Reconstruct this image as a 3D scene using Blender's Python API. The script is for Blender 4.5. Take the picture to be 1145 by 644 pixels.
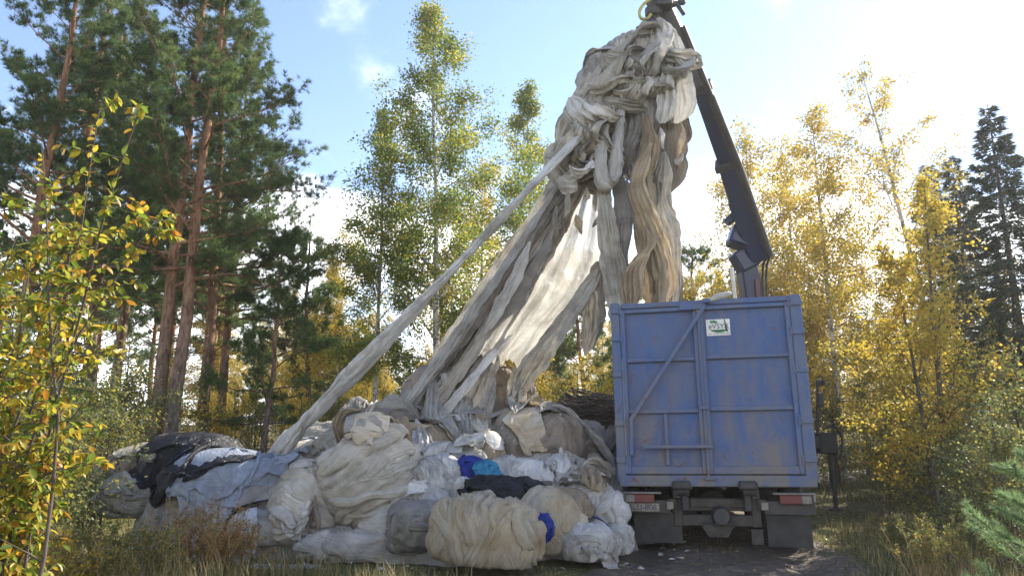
import bpy, bmesh, math, random
import numpy as np
from mathutils import Vector, Matrix

for o in list(bpy.data.objects):
    bpy.data.objects.remove(o, do_unlink=True)
scene = bpy.context.scene
COL = scene.collection
R = math.radians

# ------------------------------------------------------------------ camera
FPX, PITCH, CAMH = 763.0, R(11.3), 1.65
cam_d = bpy.data.cameras.new('camera')
cam_d.sensor_width = 36.0
cam_d.lens = FPX / 1145 * 36
cam_d.clip_start = 0.05
cam_d.clip_end = 5000
cam = bpy.data.objects.new('camera', cam_d)
COL.objects.link(cam)
cam.location = (0, 0, CAMH)
cam.rotation_euler = (R(90) + PITCH, 0, 0)
scene.camera = cam

# ------------------------------------------------------------------ sky, sun, exposure
SUN_AZ, SUN_EL = R(50), R(38)
world = bpy.data.worlds.new('World')
scene.world = world
world.use_nodes = True
wt = world.node_tree
wt.nodes.clear()
def wn(kind, **kw):
    n = wt.nodes.new(kind)
    for k, v in kw.items():
        setattr(n, k, v)
    return n
sky = wn('ShaderNodeTexSky', sky_type='NISHITA', sun_disc=False, sun_elevation=SUN_EL,
         sun_rotation=SUN_AZ, air_density=1.0, dust_density=0.12, ozone_density=1.6, altitude=50)
geo = wn('ShaderNodeTexCoord')
sep = wn('ShaderNodeSeparateXYZ')
wt.links.new(geo.outputs['Generated'], sep.inputs[0])
zadd = wn('ShaderNodeMath', operation='ADD'); zadd.inputs[1].default_value = 0.22
wt.links.new(sep.outputs['Z'], zadd.inputs[0])
zmx = wn('ShaderNodeMath', operation='MAXIMUM'); zmx.inputs[1].default_value = 0.08
wt.links.new(zadd.outputs[0], zmx.inputs[0])
dx = wn('ShaderNodeMath', operation='DIVIDE'); dy = wn('ShaderNodeMath', operation='DIVIDE')
wt.links.new(sep.outputs['X'], dx.inputs[0]); wt.links.new(zmx.outputs[0], dx.inputs[1])
wt.links.new(sep.outputs['Y'], dy.inputs[0]); wt.links.new(zmx.outputs[0], dy.inputs[1])
cmb = wn('ShaderNodeCombineXYZ')
wt.links.new(dx.outputs[0], cmb.inputs[0]); wt.links.new(dy.outputs[0], cmb.inputs[1])
cmb.inputs[2].default_value = 11.3
cn = wn('ShaderNodeTexNoise'); cn.inputs['Scale'].default_value = 1.15
cn.inputs['Detail'].default_value = 9; cn.inputs['Roughness'].default_value = 0.55
cn.inputs['Distortion'].default_value = 0.35
wt.links.new(cmb.outputs[0], cn.inputs['Vector'])
# more cloud low in the sky, where one looks through many of them
low = wn('ShaderNodeMapRange'); low.inputs['From Min'].default_value = 0.10; low.inputs['From Max'].default_value = 0.62
low.inputs['To Min'].default_value = 0.17; low.inputs['To Max'].default_value = -0.05
wt.links.new(sep.outputs['Z'], low.inputs['Value'])
csum = wn('ShaderNodeMath', operation='ADD')
wt.links.new(cn.outputs['Fac'], csum.inputs[0]); wt.links.new(low.outputs[0], csum.inputs[1])
cr = wn('ShaderNodeMapRange', interpolation_type='SMOOTHSTEP')
cr.inputs['From Min'].default_value = 0.52; cr.inputs['From Max'].default_value = 0.68
wt.links.new(csum.outputs[0], cr.inputs['Value'])
cmix = wn('ShaderNodeMix', data_type='RGBA')
wt.links.new(cr.outputs[0], cmix.inputs['Factor'])
wbal = wn('ShaderNodeMix', data_type='RGBA', blend_type='MULTIPLY'); wbal.inputs['Factor'].default_value = 1.0   # white balance of the whole sky
wbal.inputs['B'].default_value = (1.0, 0.93, 0.96, 1)
wt.links.new(sky.outputs[0], wbal.inputs['A'])
wt.links.new(wbal.outputs['Result'], cmix.inputs['A'])
cmix.inputs['B'].default_value = (8.6, 8.7, 9.0, 1)
bg = wn('ShaderNodeBackground'); bg.inputs['Strength'].default_value = 0.13
wo = wn('ShaderNodeOutputWorld')
wt.links.new(cmix.outputs['Result'], bg.inputs['Color'])
wt.links.new(bg.outputs[0], wo.inputs['Surface'])

sun_vec = Vector((math.sin(SUN_AZ) * math.cos(SUN_EL), math.cos(SUN_AZ) * math.cos(SUN_EL), math.sin(SUN_EL)))
sd = bpy.data.lights.new('sun', 'SUN'); sd.energy = 4.6; sd.angle = R(0.55); sd.color = (1.0, 0.93, 0.80)
sun = bpy.data.objects.new('sun', sd); COL.objects.link(sun)
sun.rotation_euler = sun_vec.to_track_quat('Z', 'Y').to_euler()
sun.location = sun_vec * 60

scene.view_settings.view_transform = 'Standard'
scene.view_settings.look = 'None'
scene.view_settings.gamma = 1.0
scene.view_settings.exposure = 1.38
scene.render.engine = 'CYCLES'
scene.cycles.max_bounces = 8
scene.cycles.transmission_bounces = 6
scene.cycles.transparent_max_bounces = 8

# ------------------------------------------------------------------ helpers
def at(px, py, Y):
    """point on the sight line of a photo pixel, at distance Y along the ground"""
    dxp = (px - 572.5) / FPX; dyp = (322 - py) / FPX
    d = np.array([dxp, math.cos(PITCH) - dyp * math.sin(PITCH), math.sin(PITCH) + dyp * math.cos(PITCH)])
    return np.array([0, 0, CAMH]) + d * (Y / d[1])
def m_of(px, Y):
    return px * Y / FPX

def hash3(ix, iy, iz, seed):
    h = (ix.astype(np.uint32) * np.uint32(374761393) + iy.astype(np.uint32) * np.uint32(668265263)
         + iz.astype(np.uint32) * np.uint32(2246822519) + np.uint32((seed * 3266489917) & 0xffffffff))
    h = (h ^ (h >> np.uint32(13))) * np.uint32(1274126177)
    h = h ^ (h >> np.uint32(16))
    return h.astype(np.float64) / 4294967295.0 * 2 - 1
def noise(p, seed=0):
    p = np.asarray(p, float)
    i = np.floor(p).astype(np.int64); f = p - i; f = f * f * f * (f * (f * 6 - 15) + 10)
    r = 0
    for a in (0, 1):
        for b in (0, 1):
            for c in (0, 1):
                w = (f[:, 0] if a else 1 - f[:, 0]) * (f[:, 1] if b else 1 - f[:, 1]) * (f[:, 2] if c else 1 - f[:, 2])
                r = r + w * hash3(i[:, 0] + a, i[:, 1] + b, i[:, 2] + c, seed)
    return r
def fbm(p, seed=0, octs=3, gain=0.5):
    p = np.asarray(p, float); s = 0; a = 1.0; t = 0
    for k in range(octs):
        s = s + a * noise(p * (2.03 ** k) + 17.3 * k, seed + k); t += a; a *= gain
    return s / t

def make_mesh(name, verts, faces, uv=None, tint=None, smooth=True):
    """fast mesh from numpy arrays; faces (n, 3 or 4) or list of such arrays"""
    verts = np.asarray(verts, np.float32)
    fl = faces if isinstance(faces, list) else [faces]
    fl = [np.asarray(f, np.int32) for f in fl if len(f)]
    me = bpy.data.meshes.new(name)
    me.vertices.add(len(verts)); me.vertices.foreach_set('co', verts.ravel())
    nl = sum(f.size for f in fl); npoly = sum(len(f) for f in fl)
    me.loops.add(nl); me.polygons.add(npoly)
    li = np.concatenate([f.ravel() for f in fl])
    me.loops.foreach_set('vertex_index', li)
    tot = np.concatenate([np.full(len(f), f.shape[1], np.int32) for f in fl])
    st = np.concatenate([[0], np.cumsum(tot)[:-1]]).astype(np.int32)
    me.polygons.foreach_set('loop_start', st)
    me.polygons.foreach_set('loop_total', tot)
    me.polygons.foreach_set('use_smooth', np.full(npoly, smooth, bool))
    if uv is not None:
        l = me.uv_layers.new(name='UVMap')
        l.data.foreach_set('uv', np.asarray(uv, np.float32)[li].ravel())
    if tint is not None:
        at_ = me.attributes.new('tint', 'FLOAT', 'POINT')
        at_.data.foreach_set('value', np.asarray(tint, np.float32))
    me.update(calc_edges=True)
    me.validate()
    return me

def ob(name, me, mat=None, parent=None, loc=None, rot=None, scale=None):
    o = bpy.data.objects.new(name, me)
    COL.objects.link(o)
    if mat is not None and me is not None and len(me.materials) == 0:
        me.materials.append(mat)
    if parent is not None: o.parent = parent
    if loc is not None: o.location = [float(v) for v in loc]
    if rot is not None: o.rotation_euler = rot
    if scale is not None: o.scale = scale
    return o
def tag(o, label=None, cat=None, group=None, kind=None):
    if label: o['label'] = label
    if cat: o['category'] = cat
    if group: o['group'] = group
    if kind: o['kind'] = kind
    return o
def empty(name, loc=(0, 0, 0), rz=0.0):
    o = bpy.data.objects.new(name, None); COL.objects.link(o)
    o.empty_display_size = 0.2
    o.location = [float(v) for v in loc]; o.rotation_euler = (0, 0, rz)
    return o
def copy_tree(o, parent=None):
    c = o.copy(); COL.objects.link(c)
    if parent is not None: c.parent = parent
    for ch in list(o.children):
        copy_tree(ch, c)
    return c

class MB:
    """collects boxes, tubes, lathes and prisms; build() links them as one mesh object"""
    def __init__(s): s.v = []; s.f3 = []; s.f4 = []; s.n = 0; s.ng = []
    def add(s, v, f):
        v = np.asarray(v, float); f = np.asarray(f, int)
        (s.f4 if f.shape[1] == 4 else s.f3).append(f + s.n); s.v.append(v); s.n += len(v)
    def box(s, c, d, bev=0.0, M=None):
        c = np.array(c, float); h = np.array(d, float) / 2
        b = min(bev, *(h * 0.95)) if bev > 0 else 0
        if b == 0:
            v = np.array([[sx, sy, sz] for sx in (-1, 1) for sy in (-1, 1) for sz in (-1, 1)]) * h
            f = [[0, 1, 3, 2], [4, 6, 7, 5], [0, 4, 5, 1], [2, 3, 7, 6], [0, 2, 6, 4], [1, 5, 7, 3]]
            if M is not None: v = v @ np.array(M).T
            s.add(v + c, f); return
        bm = bmesh.new(); bmesh.ops.create_cube(bm, size=1)
        for q in bm.verts: q.co = (q.co.x * 2 * h[0], q.co.y * 2 * h[1], q.co.z * 2 * h[2])
        bmesh.ops.bevel(bm, geom=bm.edges[:], offset=b, segments=1, affect='EDGES', profile=0.5)
        s.bm(bm, c, M)
    def bm(s, bm, c=(0, 0, 0), M=None):
        bm.verts.ensure_lookup_table(); bm.verts.index_update()
        v = np.array([q.co[:] for q in bm.verts])
        if M is not None: v = v @ np.array(M).T
        t = [[q.index for q in f.verts] for f in bm.faces if len(f.verts) == 3]
        r = [[q.index for q in f.verts] for f in bm.faces if len(f.verts) == 4]
        n = s.n
        for f in bm.faces:
            if len(f.verts) > 4:
                idx = [q.index for q in f.verts]
                t += [[idx[0], idx[i], idx[i + 1]] for i in range(1, len(idx) - 1)]
        s.v.append(v + np.array(c)); s.n += len(v)
        if t: s.f3.append(np.array(t) + n)
        if r: s.f4.append(np.array(r) + n)
        bm.free()
    def bar(s, a, b, w, h, up=(0, 0, 1), bev=0.0):
        a = np.array(a, float); b = np.array(b, float); d = b - a; L = np.linalg.norm(d); d /= L
        up = np.array(up, float); x = np.cross(d, up); x /= np.linalg.norm(x); u = np.cross(x, d)
        s.box((a + b) / 2, (w, L, h), bev, np.stack([x, d, u], 1))
    def tube(s, pts, r, n=10, cap=True):
        pts = np.array(pts, float); k = len(pts)
        r = np.full(k, r) if np.isscalar(r) else np.array(r, float)
        t = np.gradient(pts, axis=0); t /= np.linalg.norm(t, axis=1)[:, None] + 1e-9
        ref = np.array([0.0, 0, 1]) if abs(t[0][2]) < 0.9 else np.array([1.0, 0, 0])
        x = np.cross(ref, t[0]); x /= np.linalg.norm(x)
        a = np.linspace(0, 2 * np.pi, n, endpoint=False); vs = []
        for i in range(k):
            x = x - t[i] * (x @ t[i]); x /= np.linalg.norm(x) + 1e-9; y = np.cross(t[i], x)
            vs.append(pts[i] + r[i] * (np.cos(a)[:, None] * x + np.sin(a)[:, None] * y))
        v = np.concatenate(vs); f = []
        ar = np.arange(n); nx = (ar + 1) % n
        for i in range(k - 1):
            f.append(np.stack([i * n + ar, i * n + nx, (i + 1) * n + nx, (i + 1) * n + ar], 1))
        s.add(v, np.concatenate(f))
        if cap:
            b = s.n - len(v)
            for base, cpt, fl in ((b, pts[0], True), (b + (k - 1) * n, pts[-1], False)):
                s.v.append(np.array([cpt])); ci = s.n; s.n += 1
                q = np.stack([np.full(n, ci), base + nx, base + ar], 1) if fl else np.stack([np.full(n, ci), base + ar, base + nx], 1)
                s.f3.append(q)
    def lathe(s, prof, c, axis, n=28):
        """profile (radius, along) revolved about axis"""
        axis = np.array(axis, float); axis /= np.linalg.norm(axis)
        ref = np.array([0.0, 0, 1]) if abs(axis[2]) < 0.9 else np.array([1.0, 0, 0])
        x = np.cross(ref, axis); x /= np.linalg.norm(x); y = np.cross(axis, x)
        a = np.linspace(0, 2 * np.pi, n, endpoint=False); vs = []; f = []
        for (r, h) in prof:
            vs.append(np.array(c) + axis * h + r * (np.cos(a)[:, None] * x + np.sin(a)[:, None] * y))
        ar = np.arange(n); nx = (ar + 1) % n
        for i in range(len(prof) - 1):
            f.append(np.stack([i * n + ar, i * n + nx, (i + 1) * n + nx, (i + 1) * n + ar], 1))
        s.add(np.concatenate(vs), np.concatenate(f))
    def prism(s, poly, y0, y1, M=None, c=(0, 0, 0)):
        """polygon in (x, z) pushed along y"""
        n = len(poly); p = np.array(poly, float)
        v = np.concatenate([np.stack([p[:, 0], np.full(n, y0), p[:, 1]], 1), np.stack([p[:, 0], np.full(n, y1), p[:, 1]], 1)])
        if M is not None: v = v @ np.array(M).T
        v = v + np.array(c); b = s.n; s.v.append(v); s.n += 2 * n
        ar = np.arange(n); nx = (ar + 1) % n
        s.f4.append(b + np.stack([ar, nx, nx + n, ar + n], 1))
        for o_, fl in ((0, False), (n, True)):
            q = np.array([[0, i, i + 1] for i in range(1, n - 1)]) + b + o_
            s.f3.append(q[:, ::-1] if fl else q)
    def build(s, name, mat, parent=None, smooth=False, loc=None):
        fs = [np.concatenate(x) for x in (s.f3, s.f4) if x]
        me = make_mesh(name, np.concatenate(s.v), fs, smooth=smooth)
        bm = bmesh.new(); bm.from_mesh(me); bmesh.ops.recalc_face_normals(bm, faces=bm.faces[:]); bm.to_mesh(me); bm.free()
        return ob(name, me, mat, parent, loc)

# ------------------------------------------------------------------ materials
MATS = {}
def mat_new(name):
    m = bpy.data.materials.new(name); m.use_nodes = True
    nt = m.node_tree; nt.nodes.clear()
    return m, nt
def N(nt, kind, ins=None, **kw):
    n = nt.nodes.new(kind)
    for k, v in kw.items(): setattr(n, k, v)
    for k, v in (ins or {}).items():
        if hasattr(v, 'is_linked') or hasattr(v, 'links'):
            nt.links.new(v, n.inputs[k])
        else:
            n.inputs[k].default_value = v
    return n
def rgba(c): return (c[0], c[1], c[2], 1)
def ramp(nt, fac, stops, interp='LINEAR'):
    n = nt.nodes.new('ShaderNodeValToRGB'); n.color_ramp.interpolation = interp
    e = n.color_ramp.elements
    while len(e) < len(stops): e.new(0.5)
    for q, (p, c) in zip(e, stops):
        q.position = p; q.color = rgba(c) if not np.isscalar(c) else (c, c, c, 1)
    nt.links.new(fac, n.inputs['Fac'])
    return n.outputs['Color']
def mixc(nt, f, a, b, bt='MIX'):
    n = nt.nodes.new('ShaderNodeMix'); n.data_type = 'RGBA'; n.blend_type = bt
    for k, v in (('Factor', f), ('A', a), ('B', b)):
        s = [i for i in n.inputs if i.name == k and (i.type == 'RGBA' if k != 'Factor' else i.type == 'VALUE')][0]
        if hasattr(v, 'is_linked'): nt.links.new(v, s)
        else: s.default_value = v if k == 'Factor' else rgba(v)
    return [o for o in n.outputs if o.type == 'RGBA'][0]
def ntex(nt, vec, scale, detail=4, rough=0.55, dist=0.0):
    n = N(nt, 'ShaderNodeTexNoise', {'Scale': scale, 'Detail': detail, 'Roughness': rough, 'Distortion': dist})
    if vec is not None: nt.links.new(vec, n.inputs['Vector'])
    return n.outputs['Fac']
def mapping(nt, vec, sc=(1, 1, 1), loc=(0, 0, 0)):
    n = N(nt, 'ShaderNodeMapping', {'Scale': sc, 'Location': loc}); nt.links.new(vec, n.inputs['Vector'])
    return n.outputs['Vector']
def out(nt, sh):
    o = nt.nodes.new('ShaderNodeOutputMaterial'); nt.links.new(sh, o.inputs['Surface'])

def plain(name, col, rough=0.6, metal=0.0, col2=None, scale=6.0, bump=0.0, spec=0.5):
    m, nt = mat_new(name)
    tc = N(nt, 'ShaderNodeTexCoord')
    base = rgba(col)
    p = N(nt, 'ShaderNodeBsdfPrincipled', {'Roughness': rough, 'Metallic': metal, 'Specular IOR Level': spec})
    nz = ntex(nt, tc.outputs['Object'], scale, 6, 0.6)
    c2 = col2 if col2 else tuple(x * 0.75 for x in col)
    nt.links.new(ramp(nt, nz, [(0.35, col), (0.68, c2)]), p.inputs['Base Color'])
    if bump:
        b = N(nt, 'ShaderNodeBump', {'Strength': bump, 'Distance': 0.01})
        nt.links.new(ntex(nt, tc.outputs['Object'], scale * 8, 4), b.inputs['Height'])
        nt.links.new(b.outputs[0], p.inputs['Normal'])
    out(nt, p.outputs[0]); return m

def net_mat(name, c1, c2, dirt=(0.10, 0.085, 0.065), dirt_amt=0.5, trans=0.2, streak=26.0, along=1.6, holes=0.0):
    """gauzy farm netting: gathered threads along v, stains, some light through it"""
    m, nt = mat_new(name)
    uv = N(nt, 'ShaderNodeUVMap'); tc = N(nt, 'ShaderNodeTexCoord'); oi = N(nt, 'ShaderNodeObjectInfo')
    offs = N(nt, 'ShaderNodeVectorMath', operation='SCALE'); 
    offs.inputs[0].default_value = (31, 17, 11); nt.links.new(oi.outputs['Random'], offs.inputs['Scale'])
    pos = N(nt, 'ShaderNodeVectorMath', operation='ADD')
    nt.links.new(tc.outputs['Object'], pos.inputs[0]); nt.links.new(offs.outputs[0], pos.inputs[1])
    pv = pos.outputs[0]
    uvo = N(nt, 'ShaderNodeVectorMath', operation='ADD')
    nt.links.new(uv.outputs[0], uvo.inputs[0]); nt.links.new(offs.outputs[0], uvo.inputs[1])
    big = ntex(nt, pv, 2.3, 4, 0.6, 0.6)
    col = ramp(nt, big, [(0.36, c1), (0.64, c2)])
    st = ntex(nt, mapping(nt, uvo.outputs[0], (streak, along, 1)), 1.0, 6, 0.68, 0.7)
    stc = ramp(nt, st, [(0.30, 0.62), (0.55, 1.0)])
    col = mixc(nt, 0.5, col, stc, 'MULTIPLY')
    vr_ = N(nt, 'ShaderNodeMapRange', {'To Min': 0.62, 'To Max': 1.12}); nt.links.new(oi.outputs['Random'], vr_.inputs['Value'])
    vh = N(nt, 'ShaderNodeHueSaturation'); nt.links.new(vr_.outputs[0], vh.inputs['Value']); nt.links.new(col, vh.inputs['Color']); col = vh.outputs['Color']
    dn = ntex(nt, mapping(nt, pv, (1, 1, 1), (5, 3, 1)), 1.25, 7, 0.68, 1.2)
    df = ramp(nt, dn, [(0.47, 0.0), (0.66, dirt_amt * 1.15)])
    col = mixc(nt, df, col, dirt)
    wv = ntex(nt, mapping(nt, uvo.outputs[0], (streak * 7, streak * 6, 1)), 1.0, 2, 0.5)
    b1 = N(nt, 'ShaderNodeBump', {'Strength': 0.7, 'Distance': 0.03}); nt.links.new(st, b1.inputs['Height'])
    cr0 = ntex(nt, pv, 9.0, 7, 0.62, 2.2)
    ca_ = N(nt, 'ShaderNodeMath', operation='SUBTRACT'); nt.links.new(cr0, ca_.inputs[0]); ca_.inputs[1].default_value = 0.5
    cb_ = N(nt, 'ShaderNodeMath', operation='ABSOLUTE'); nt.links.new(ca_.outputs[0], cb_.inputs[0]); cr = cb_.outputs[0]
    b2 = N(nt, 'ShaderNodeBump', {'Strength': 0.5, 'Distance': 0.035})
    nt.links.new(cr, b2.inputs['Height']); nt.links.new(b1.outputs[0], b2.inputs['Normal'])
    b3 = N(nt, 'ShaderNodeBump', {'Strength': 0.25, 'Distance': 0.004})
    nt.links.new(wv, b3.inputs['Height']); nt.links.new(b2.outputs[0], b3.inputs['Normal'])
    p = N(nt, 'ShaderNodeBsdfPrincipled', {'Roughness': 0.92, 'Specular IOR Level': 0.15, 'Sheen Weight': 0.12})
    nt.links.new(col, p.inputs['Base Color']); nt.links.new(b3.outputs[0], p.inputs['Normal'])
    t = N(nt, 'ShaderNodeBsdfTranslucent'); nt.links.new(col, t.inputs['Color']); nt.links.new(b3.outputs[0], t.inputs['Normal'])
    mx = N(nt, 'ShaderNodeMixShader', {'Fac': trans}); nt.links.new(p.outputs[0], mx.inputs[1]); nt.links.new(t.outputs[0], mx.inputs[2])
    sh = mx.outputs[0]
    if holes:      # open weave: some light passes straight through
        tr_ = N(nt, 'ShaderNodeBsdfTransparent'); m2 = N(nt, 'ShaderNodeMixShader', {'Fac': holes})
        nt.links.new(sh, m2.inputs[1]); nt.links.new(tr_.outputs[0], m2.inputs[2]); sh = m2.outputs[0]
    out(nt, sh); return m

def plastic_mat(name, c1, c2, rough=0.38, trans=0.12):
    m, nt = mat_new(name)
    tc = N(nt, 'ShaderNodeTexCoord')
    big = ntex(nt, tc.outputs['Object'], 3.0, 6, 0.65, 0.8)
    col = ramp(nt, big, [(0.38, c1), (0.66, c2)])
    cr = ntex(nt, tc.outputs['Object'], 6.5, 6, 0.6, 2.6)
    b = N(nt, 'ShaderNodeBump', {'Strength': 0.75, 'Distance': 0.06}); nt.links.new(cr, b.inputs['Height'])
    rr = ramp(nt, big, [(0.35, rough - 0.08), (0.7, rough + 0.3)])
    p = N(nt, 'ShaderNodeBsdfPrincipled', {'Roughness': rough, 'Specular IOR Level': 0.32})
    nt.links.new(rr, p.inputs['Roughness'])
    nt.links.new(col, p.inputs['Base Color']); nt.links.new(b.outputs[0], p.inputs['Normal'])
    t = N(nt, 'ShaderNodeBsdfTranslucent'); nt.links.new(col, t.inputs['Color'])
    mx = N(nt, 'ShaderNodeMixShader', {'Fac': trans}); nt.links.new(p.outputs[0], mx.inputs[1]); nt.links.new(t.outputs[0], mx.inputs[2])
    out(nt, mx.outputs[0]); return m

def leaf_mat(name, stops, trans=0.45, by_object=False, rough=0.5):
    m, nt = mat_new(name)
    if by_object:
        f = N(nt, 'ShaderNodeObjectInfo').outputs['Random']
    else:
        f = N(nt, 'ShaderNodeAttribute', attribute_name='tint').outputs['Fac']
    tc = N(nt, 'ShaderNodeTexCoord')
    col = ramp(nt, f, stops)
    if by_object:
        nz = ntex(nt, tc.outputs['Object'], 24.0, 4, 0.6)
        col = mixc(nt, 0.35, col, ramp(nt, nz, [(0.35, (0.30, 0.16, 0.03)), (0.6, (1, 1, 1))]), 'MULTIPLY')
    p = N(nt, 'ShaderNodeBsdfPrincipled', {'Roughness': rough, 'Specular IOR Level': 0.35}); nt.links.new(col, p.inputs['Base Color'])
    t = N(nt, 'ShaderNodeBsdfTranslucent'); nt.links.new(col, t.inputs['Color'])
    mx = N(nt, 'ShaderNodeMixShader', {'Fac': trans}); nt.links.new(p.outputs[0], mx.inputs[1]); nt.links.new(t.outputs[0], mx.inputs[2])
    out(nt, mx.outputs[0]); return m

def paint_mat(name, blue, rust_amt=0.5):
    """scuffed, dusty container paint: rust blooms, vertical runs, mud towards the bottom edge"""
    m, nt = mat_new(name)
    tc = N(nt, 'ShaderNodeTexCoord'); g = tc.outputs['Object']
    p = N(nt, 'ShaderNodeBsdfPrincipled', {'Roughness': 0.5, 'Specular IOR Level': 0.2})
    fade = ntex(nt, g, 2.2, 6, 0.62, 0.4)
    col = ramp(nt, fade, [(0.3, blue), (0.72, tuple(b * 0.72 + 0.05 for b in blue))])
    runs = ntex(nt, mapping(nt, g, (9, 9, 0.7)), 1.6, 6, 0.7, 0.3)
    col = mixc(nt, ramp(nt, runs, [(0.48, 0.0), (0.78, 0.6)]), col, (0.17, 0.14, 0.12))
    sz = N(nt, 'ShaderNodeSeparateXYZ'); nt.links.new(g, sz.inputs[0])
    hgt = N(nt, 'ShaderNodeMapRange', {'From Min': 0.95, 'From Max': 2.9, 'To Min': 0.92, 'To Max': 0.22}); nt.links.new(sz.outputs['Z'], hgt.inputs['Value'])
    mud = ntex(nt, mapping(nt, g, (2.4, 2.4, 1.1), (3, 1, 7)), 1.3, 8, 0.68, 0.8)
    mm = N(nt, 'ShaderNodeMath', operation='MULTIPLY'); nt.links.new(hgt.outputs[0], mm.inputs[0])
    nt.links.new(ramp(nt, mud, [(0.36, 0.15), (0.60, 1.0)]), mm.inputs[1])
    col = mixc(nt, mm.outputs[0], col, (0.20, 0.175, 0.14))
    rn = ntex(nt, mapping(nt, g, (1, 1, 1), (1, 9, 2)), 5.5, 8, 0.72, 0.9)
    col = mixc(nt, ramp(nt, rn, [(0.60, 0.0), (0.68, rust_amt)]), col, (0.12, 0.052, 0.022))
    nt.links.new(col, p.inputs['Base Color'])
    nt.links.new(ramp(nt, mm.outputs[0], [(0.0, 0.42), (0.7, 0.9)]), p.inputs['Roughness'])
    b = N(nt, 'ShaderNodeBump', {'Strength': 0.45, 'Distance': 0.05}); nt.links.new(ntex(nt, g, 2.4, 5, 0.45), b.inputs['Height'])
    nt.links.new(b.outputs[0], p.inputs['Normal'])
    out(nt, p.outputs[0]); return m

def bark_mat(name, kind):
    m, nt = mat_new(name)
    tc = N(nt, 'ShaderNodeTexCoord'); g = tc.outputs['Object']
    p = N(nt, 'ShaderNodeBsdfPrincipled', {'Roughness': 0.9, 'Specular IOR Level': 0.2})
    sz = N(nt, 'ShaderNodeSeparateXYZ'); nt.links.new(g, sz.inputs[0])
    if kind == 'pine':
        pl = ntex(nt, mapping(nt, g, (9, 9, 2.2)), 1.6, 6, 0.65, 0.4)
        lowc = ramp(nt, pl, [(0.38, (0.055, 0.042, 0.034)), (0.62, (0.20, 0.155, 0.125))])
        hic = ramp(nt, pl, [(0.36, (0.16, 0.075, 0.040)), (0.62, (0.36, 0.20, 0.115))])
        zz = N(nt, 'ShaderNodeMapRange', {'From Min': 1.8, 'From Max': 6.0}); nt.links.new(sz.outputs['Z'], zz.inputs['Value'])
        col = mixc(nt, zz.outputs[0], lowc, hic); h = pl
    elif kind == 'birch':
        ba = ntex(nt, mapping(nt, g, (2.5, 2.5, 14)), 1.2, 5, 0.6, 0.5)
        col = ramp(nt, ba, [(0.36, (0.045, 0.04, 0.036)), (0.44, (0.48, 0.46, 0.42)), (0.8, (0.62, 0.60, 0.56))])
        dk = ntex(nt, mapping(nt, g, (3, 3, 1.5)), 2.0, 5, 0.65, 0.7)
        col = mixc(nt, ramp(nt, dk, [(0.5, 0.0), (0.58, 0.85)]), col, (0.06, 0.052, 0.045)); h = ba
    else:
        pl = ntex(nt, mapping(nt, g, (8, 8, 3)), 2.0, 6, 0.6, 0.3)
        col = ramp(nt, pl, [(0.35, (0.05, 0.042, 0.033)), (0.65, (0.16, 0.135, 0.11))]); h = pl
    nt.links.new(col, p.inputs['Base Color'])
    b = N(nt, 'ShaderNodeBump', {'Strength': 0.8, 'Distance': 0.03}); nt.links.new(h, b.inputs['Height']); nt.links.new(b.outputs[0], p.inputs['Normal'])
    out(nt, p.outputs[0]); return m

M_PINE = bark_mat('pine_bark', 'pine'); M_BIRCH = bark_mat('birch_bark', 'birch'); M_BARK = bark_mat('grey_bark', 'grey')
L_PINE = leaf_mat('pine_needles', [(0, (0.048, 0.095, 0.030)), (0.5, (0.105, 0.165, 0.048)), (1, (0.20, 0.24, 0.07))], 0.5)
L_SPRUCE = leaf_mat('spruce_needles', [(0, (0.022, 0.040, 0.026)), (1, (0.055, 0.080, 0.045))], 0.2)
L_GREEN = leaf_mat('birch_leaves_green', [(0, (0.10, 0.16, 0.028)), (0.55, (0.22, 0.27, 0.045)), (0.8, (0.44, 0.39, 0.05)), (1, (0.58, 0.43, 0.05))], 0.55)
L_YEL = leaf_mat('birch_leaves_yellow', [(0, (0.22, 0.21, 0.035)), (0.35, (0.48, 0.37, 0.05)), (0.8, (0.66, 0.47, 0.06)), (1, (0.48, 0.26, 0.04))], 0.55)
L_OLIVE = leaf_mat('shrub_leaves', [(0, (0.08, 0.11, 0.035)), (0.6, (0.17, 0.19, 0.06)), (0.82, (0.38, 0.32, 0.06)), (1, (0.52, 0.38, 0.06))], 0.5)
L_RUST = leaf_mat('rusty_leaves', [(0, (0.20, 0.11, 0.045)), (0.5, (0.36, 0.21, 0.08)), (1, (0.46, 0.37, 0.14))], 0.5)
LEAF_STOPS = [(0, (0.10, 0.16, 0.025)), (0.38, (0.25, 0.30, 0.04)), (0.64, (0.48, 0.40, 0.045)), (0.88, (0.55, 0.35, 0.04)), (1, (0.38, 0.16, 0.025))]
L_BIG = leaf_mat('goat_willow_leaf', LEAF_STOPS, 0.6, True, 0.38)
L_BIGS = leaf_mat('goat_willow_leaf_mass', LEAF_STOPS, 0.6, False, 0.4)
L_GRASS = leaf_mat('grass_blades', [(0, (0.05, 0.075, 0.02)), (0.45, (0.11, 0.12, 0.035)), (0.75, (0.26, 0.21, 0.09)), (1, (0.40, 0.33, 0.17))], 0.35)
L_LITTER = leaf_mat('fallen_leaf_litter', [(0, (0.09, 0.055, 0.03)), (0.5, (0.24, 0.15, 0.05)), (0.85, (0.48, 0.34, 0.08)), (1, (0.38, 0.34, 0.26))], 0.15)
L_SAPL = leaf_mat('young_pine_needles', [(0, (0.09, 0.17, 0.06)), (1, (0.30, 0.40, 0.18))], 0.45)
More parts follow.
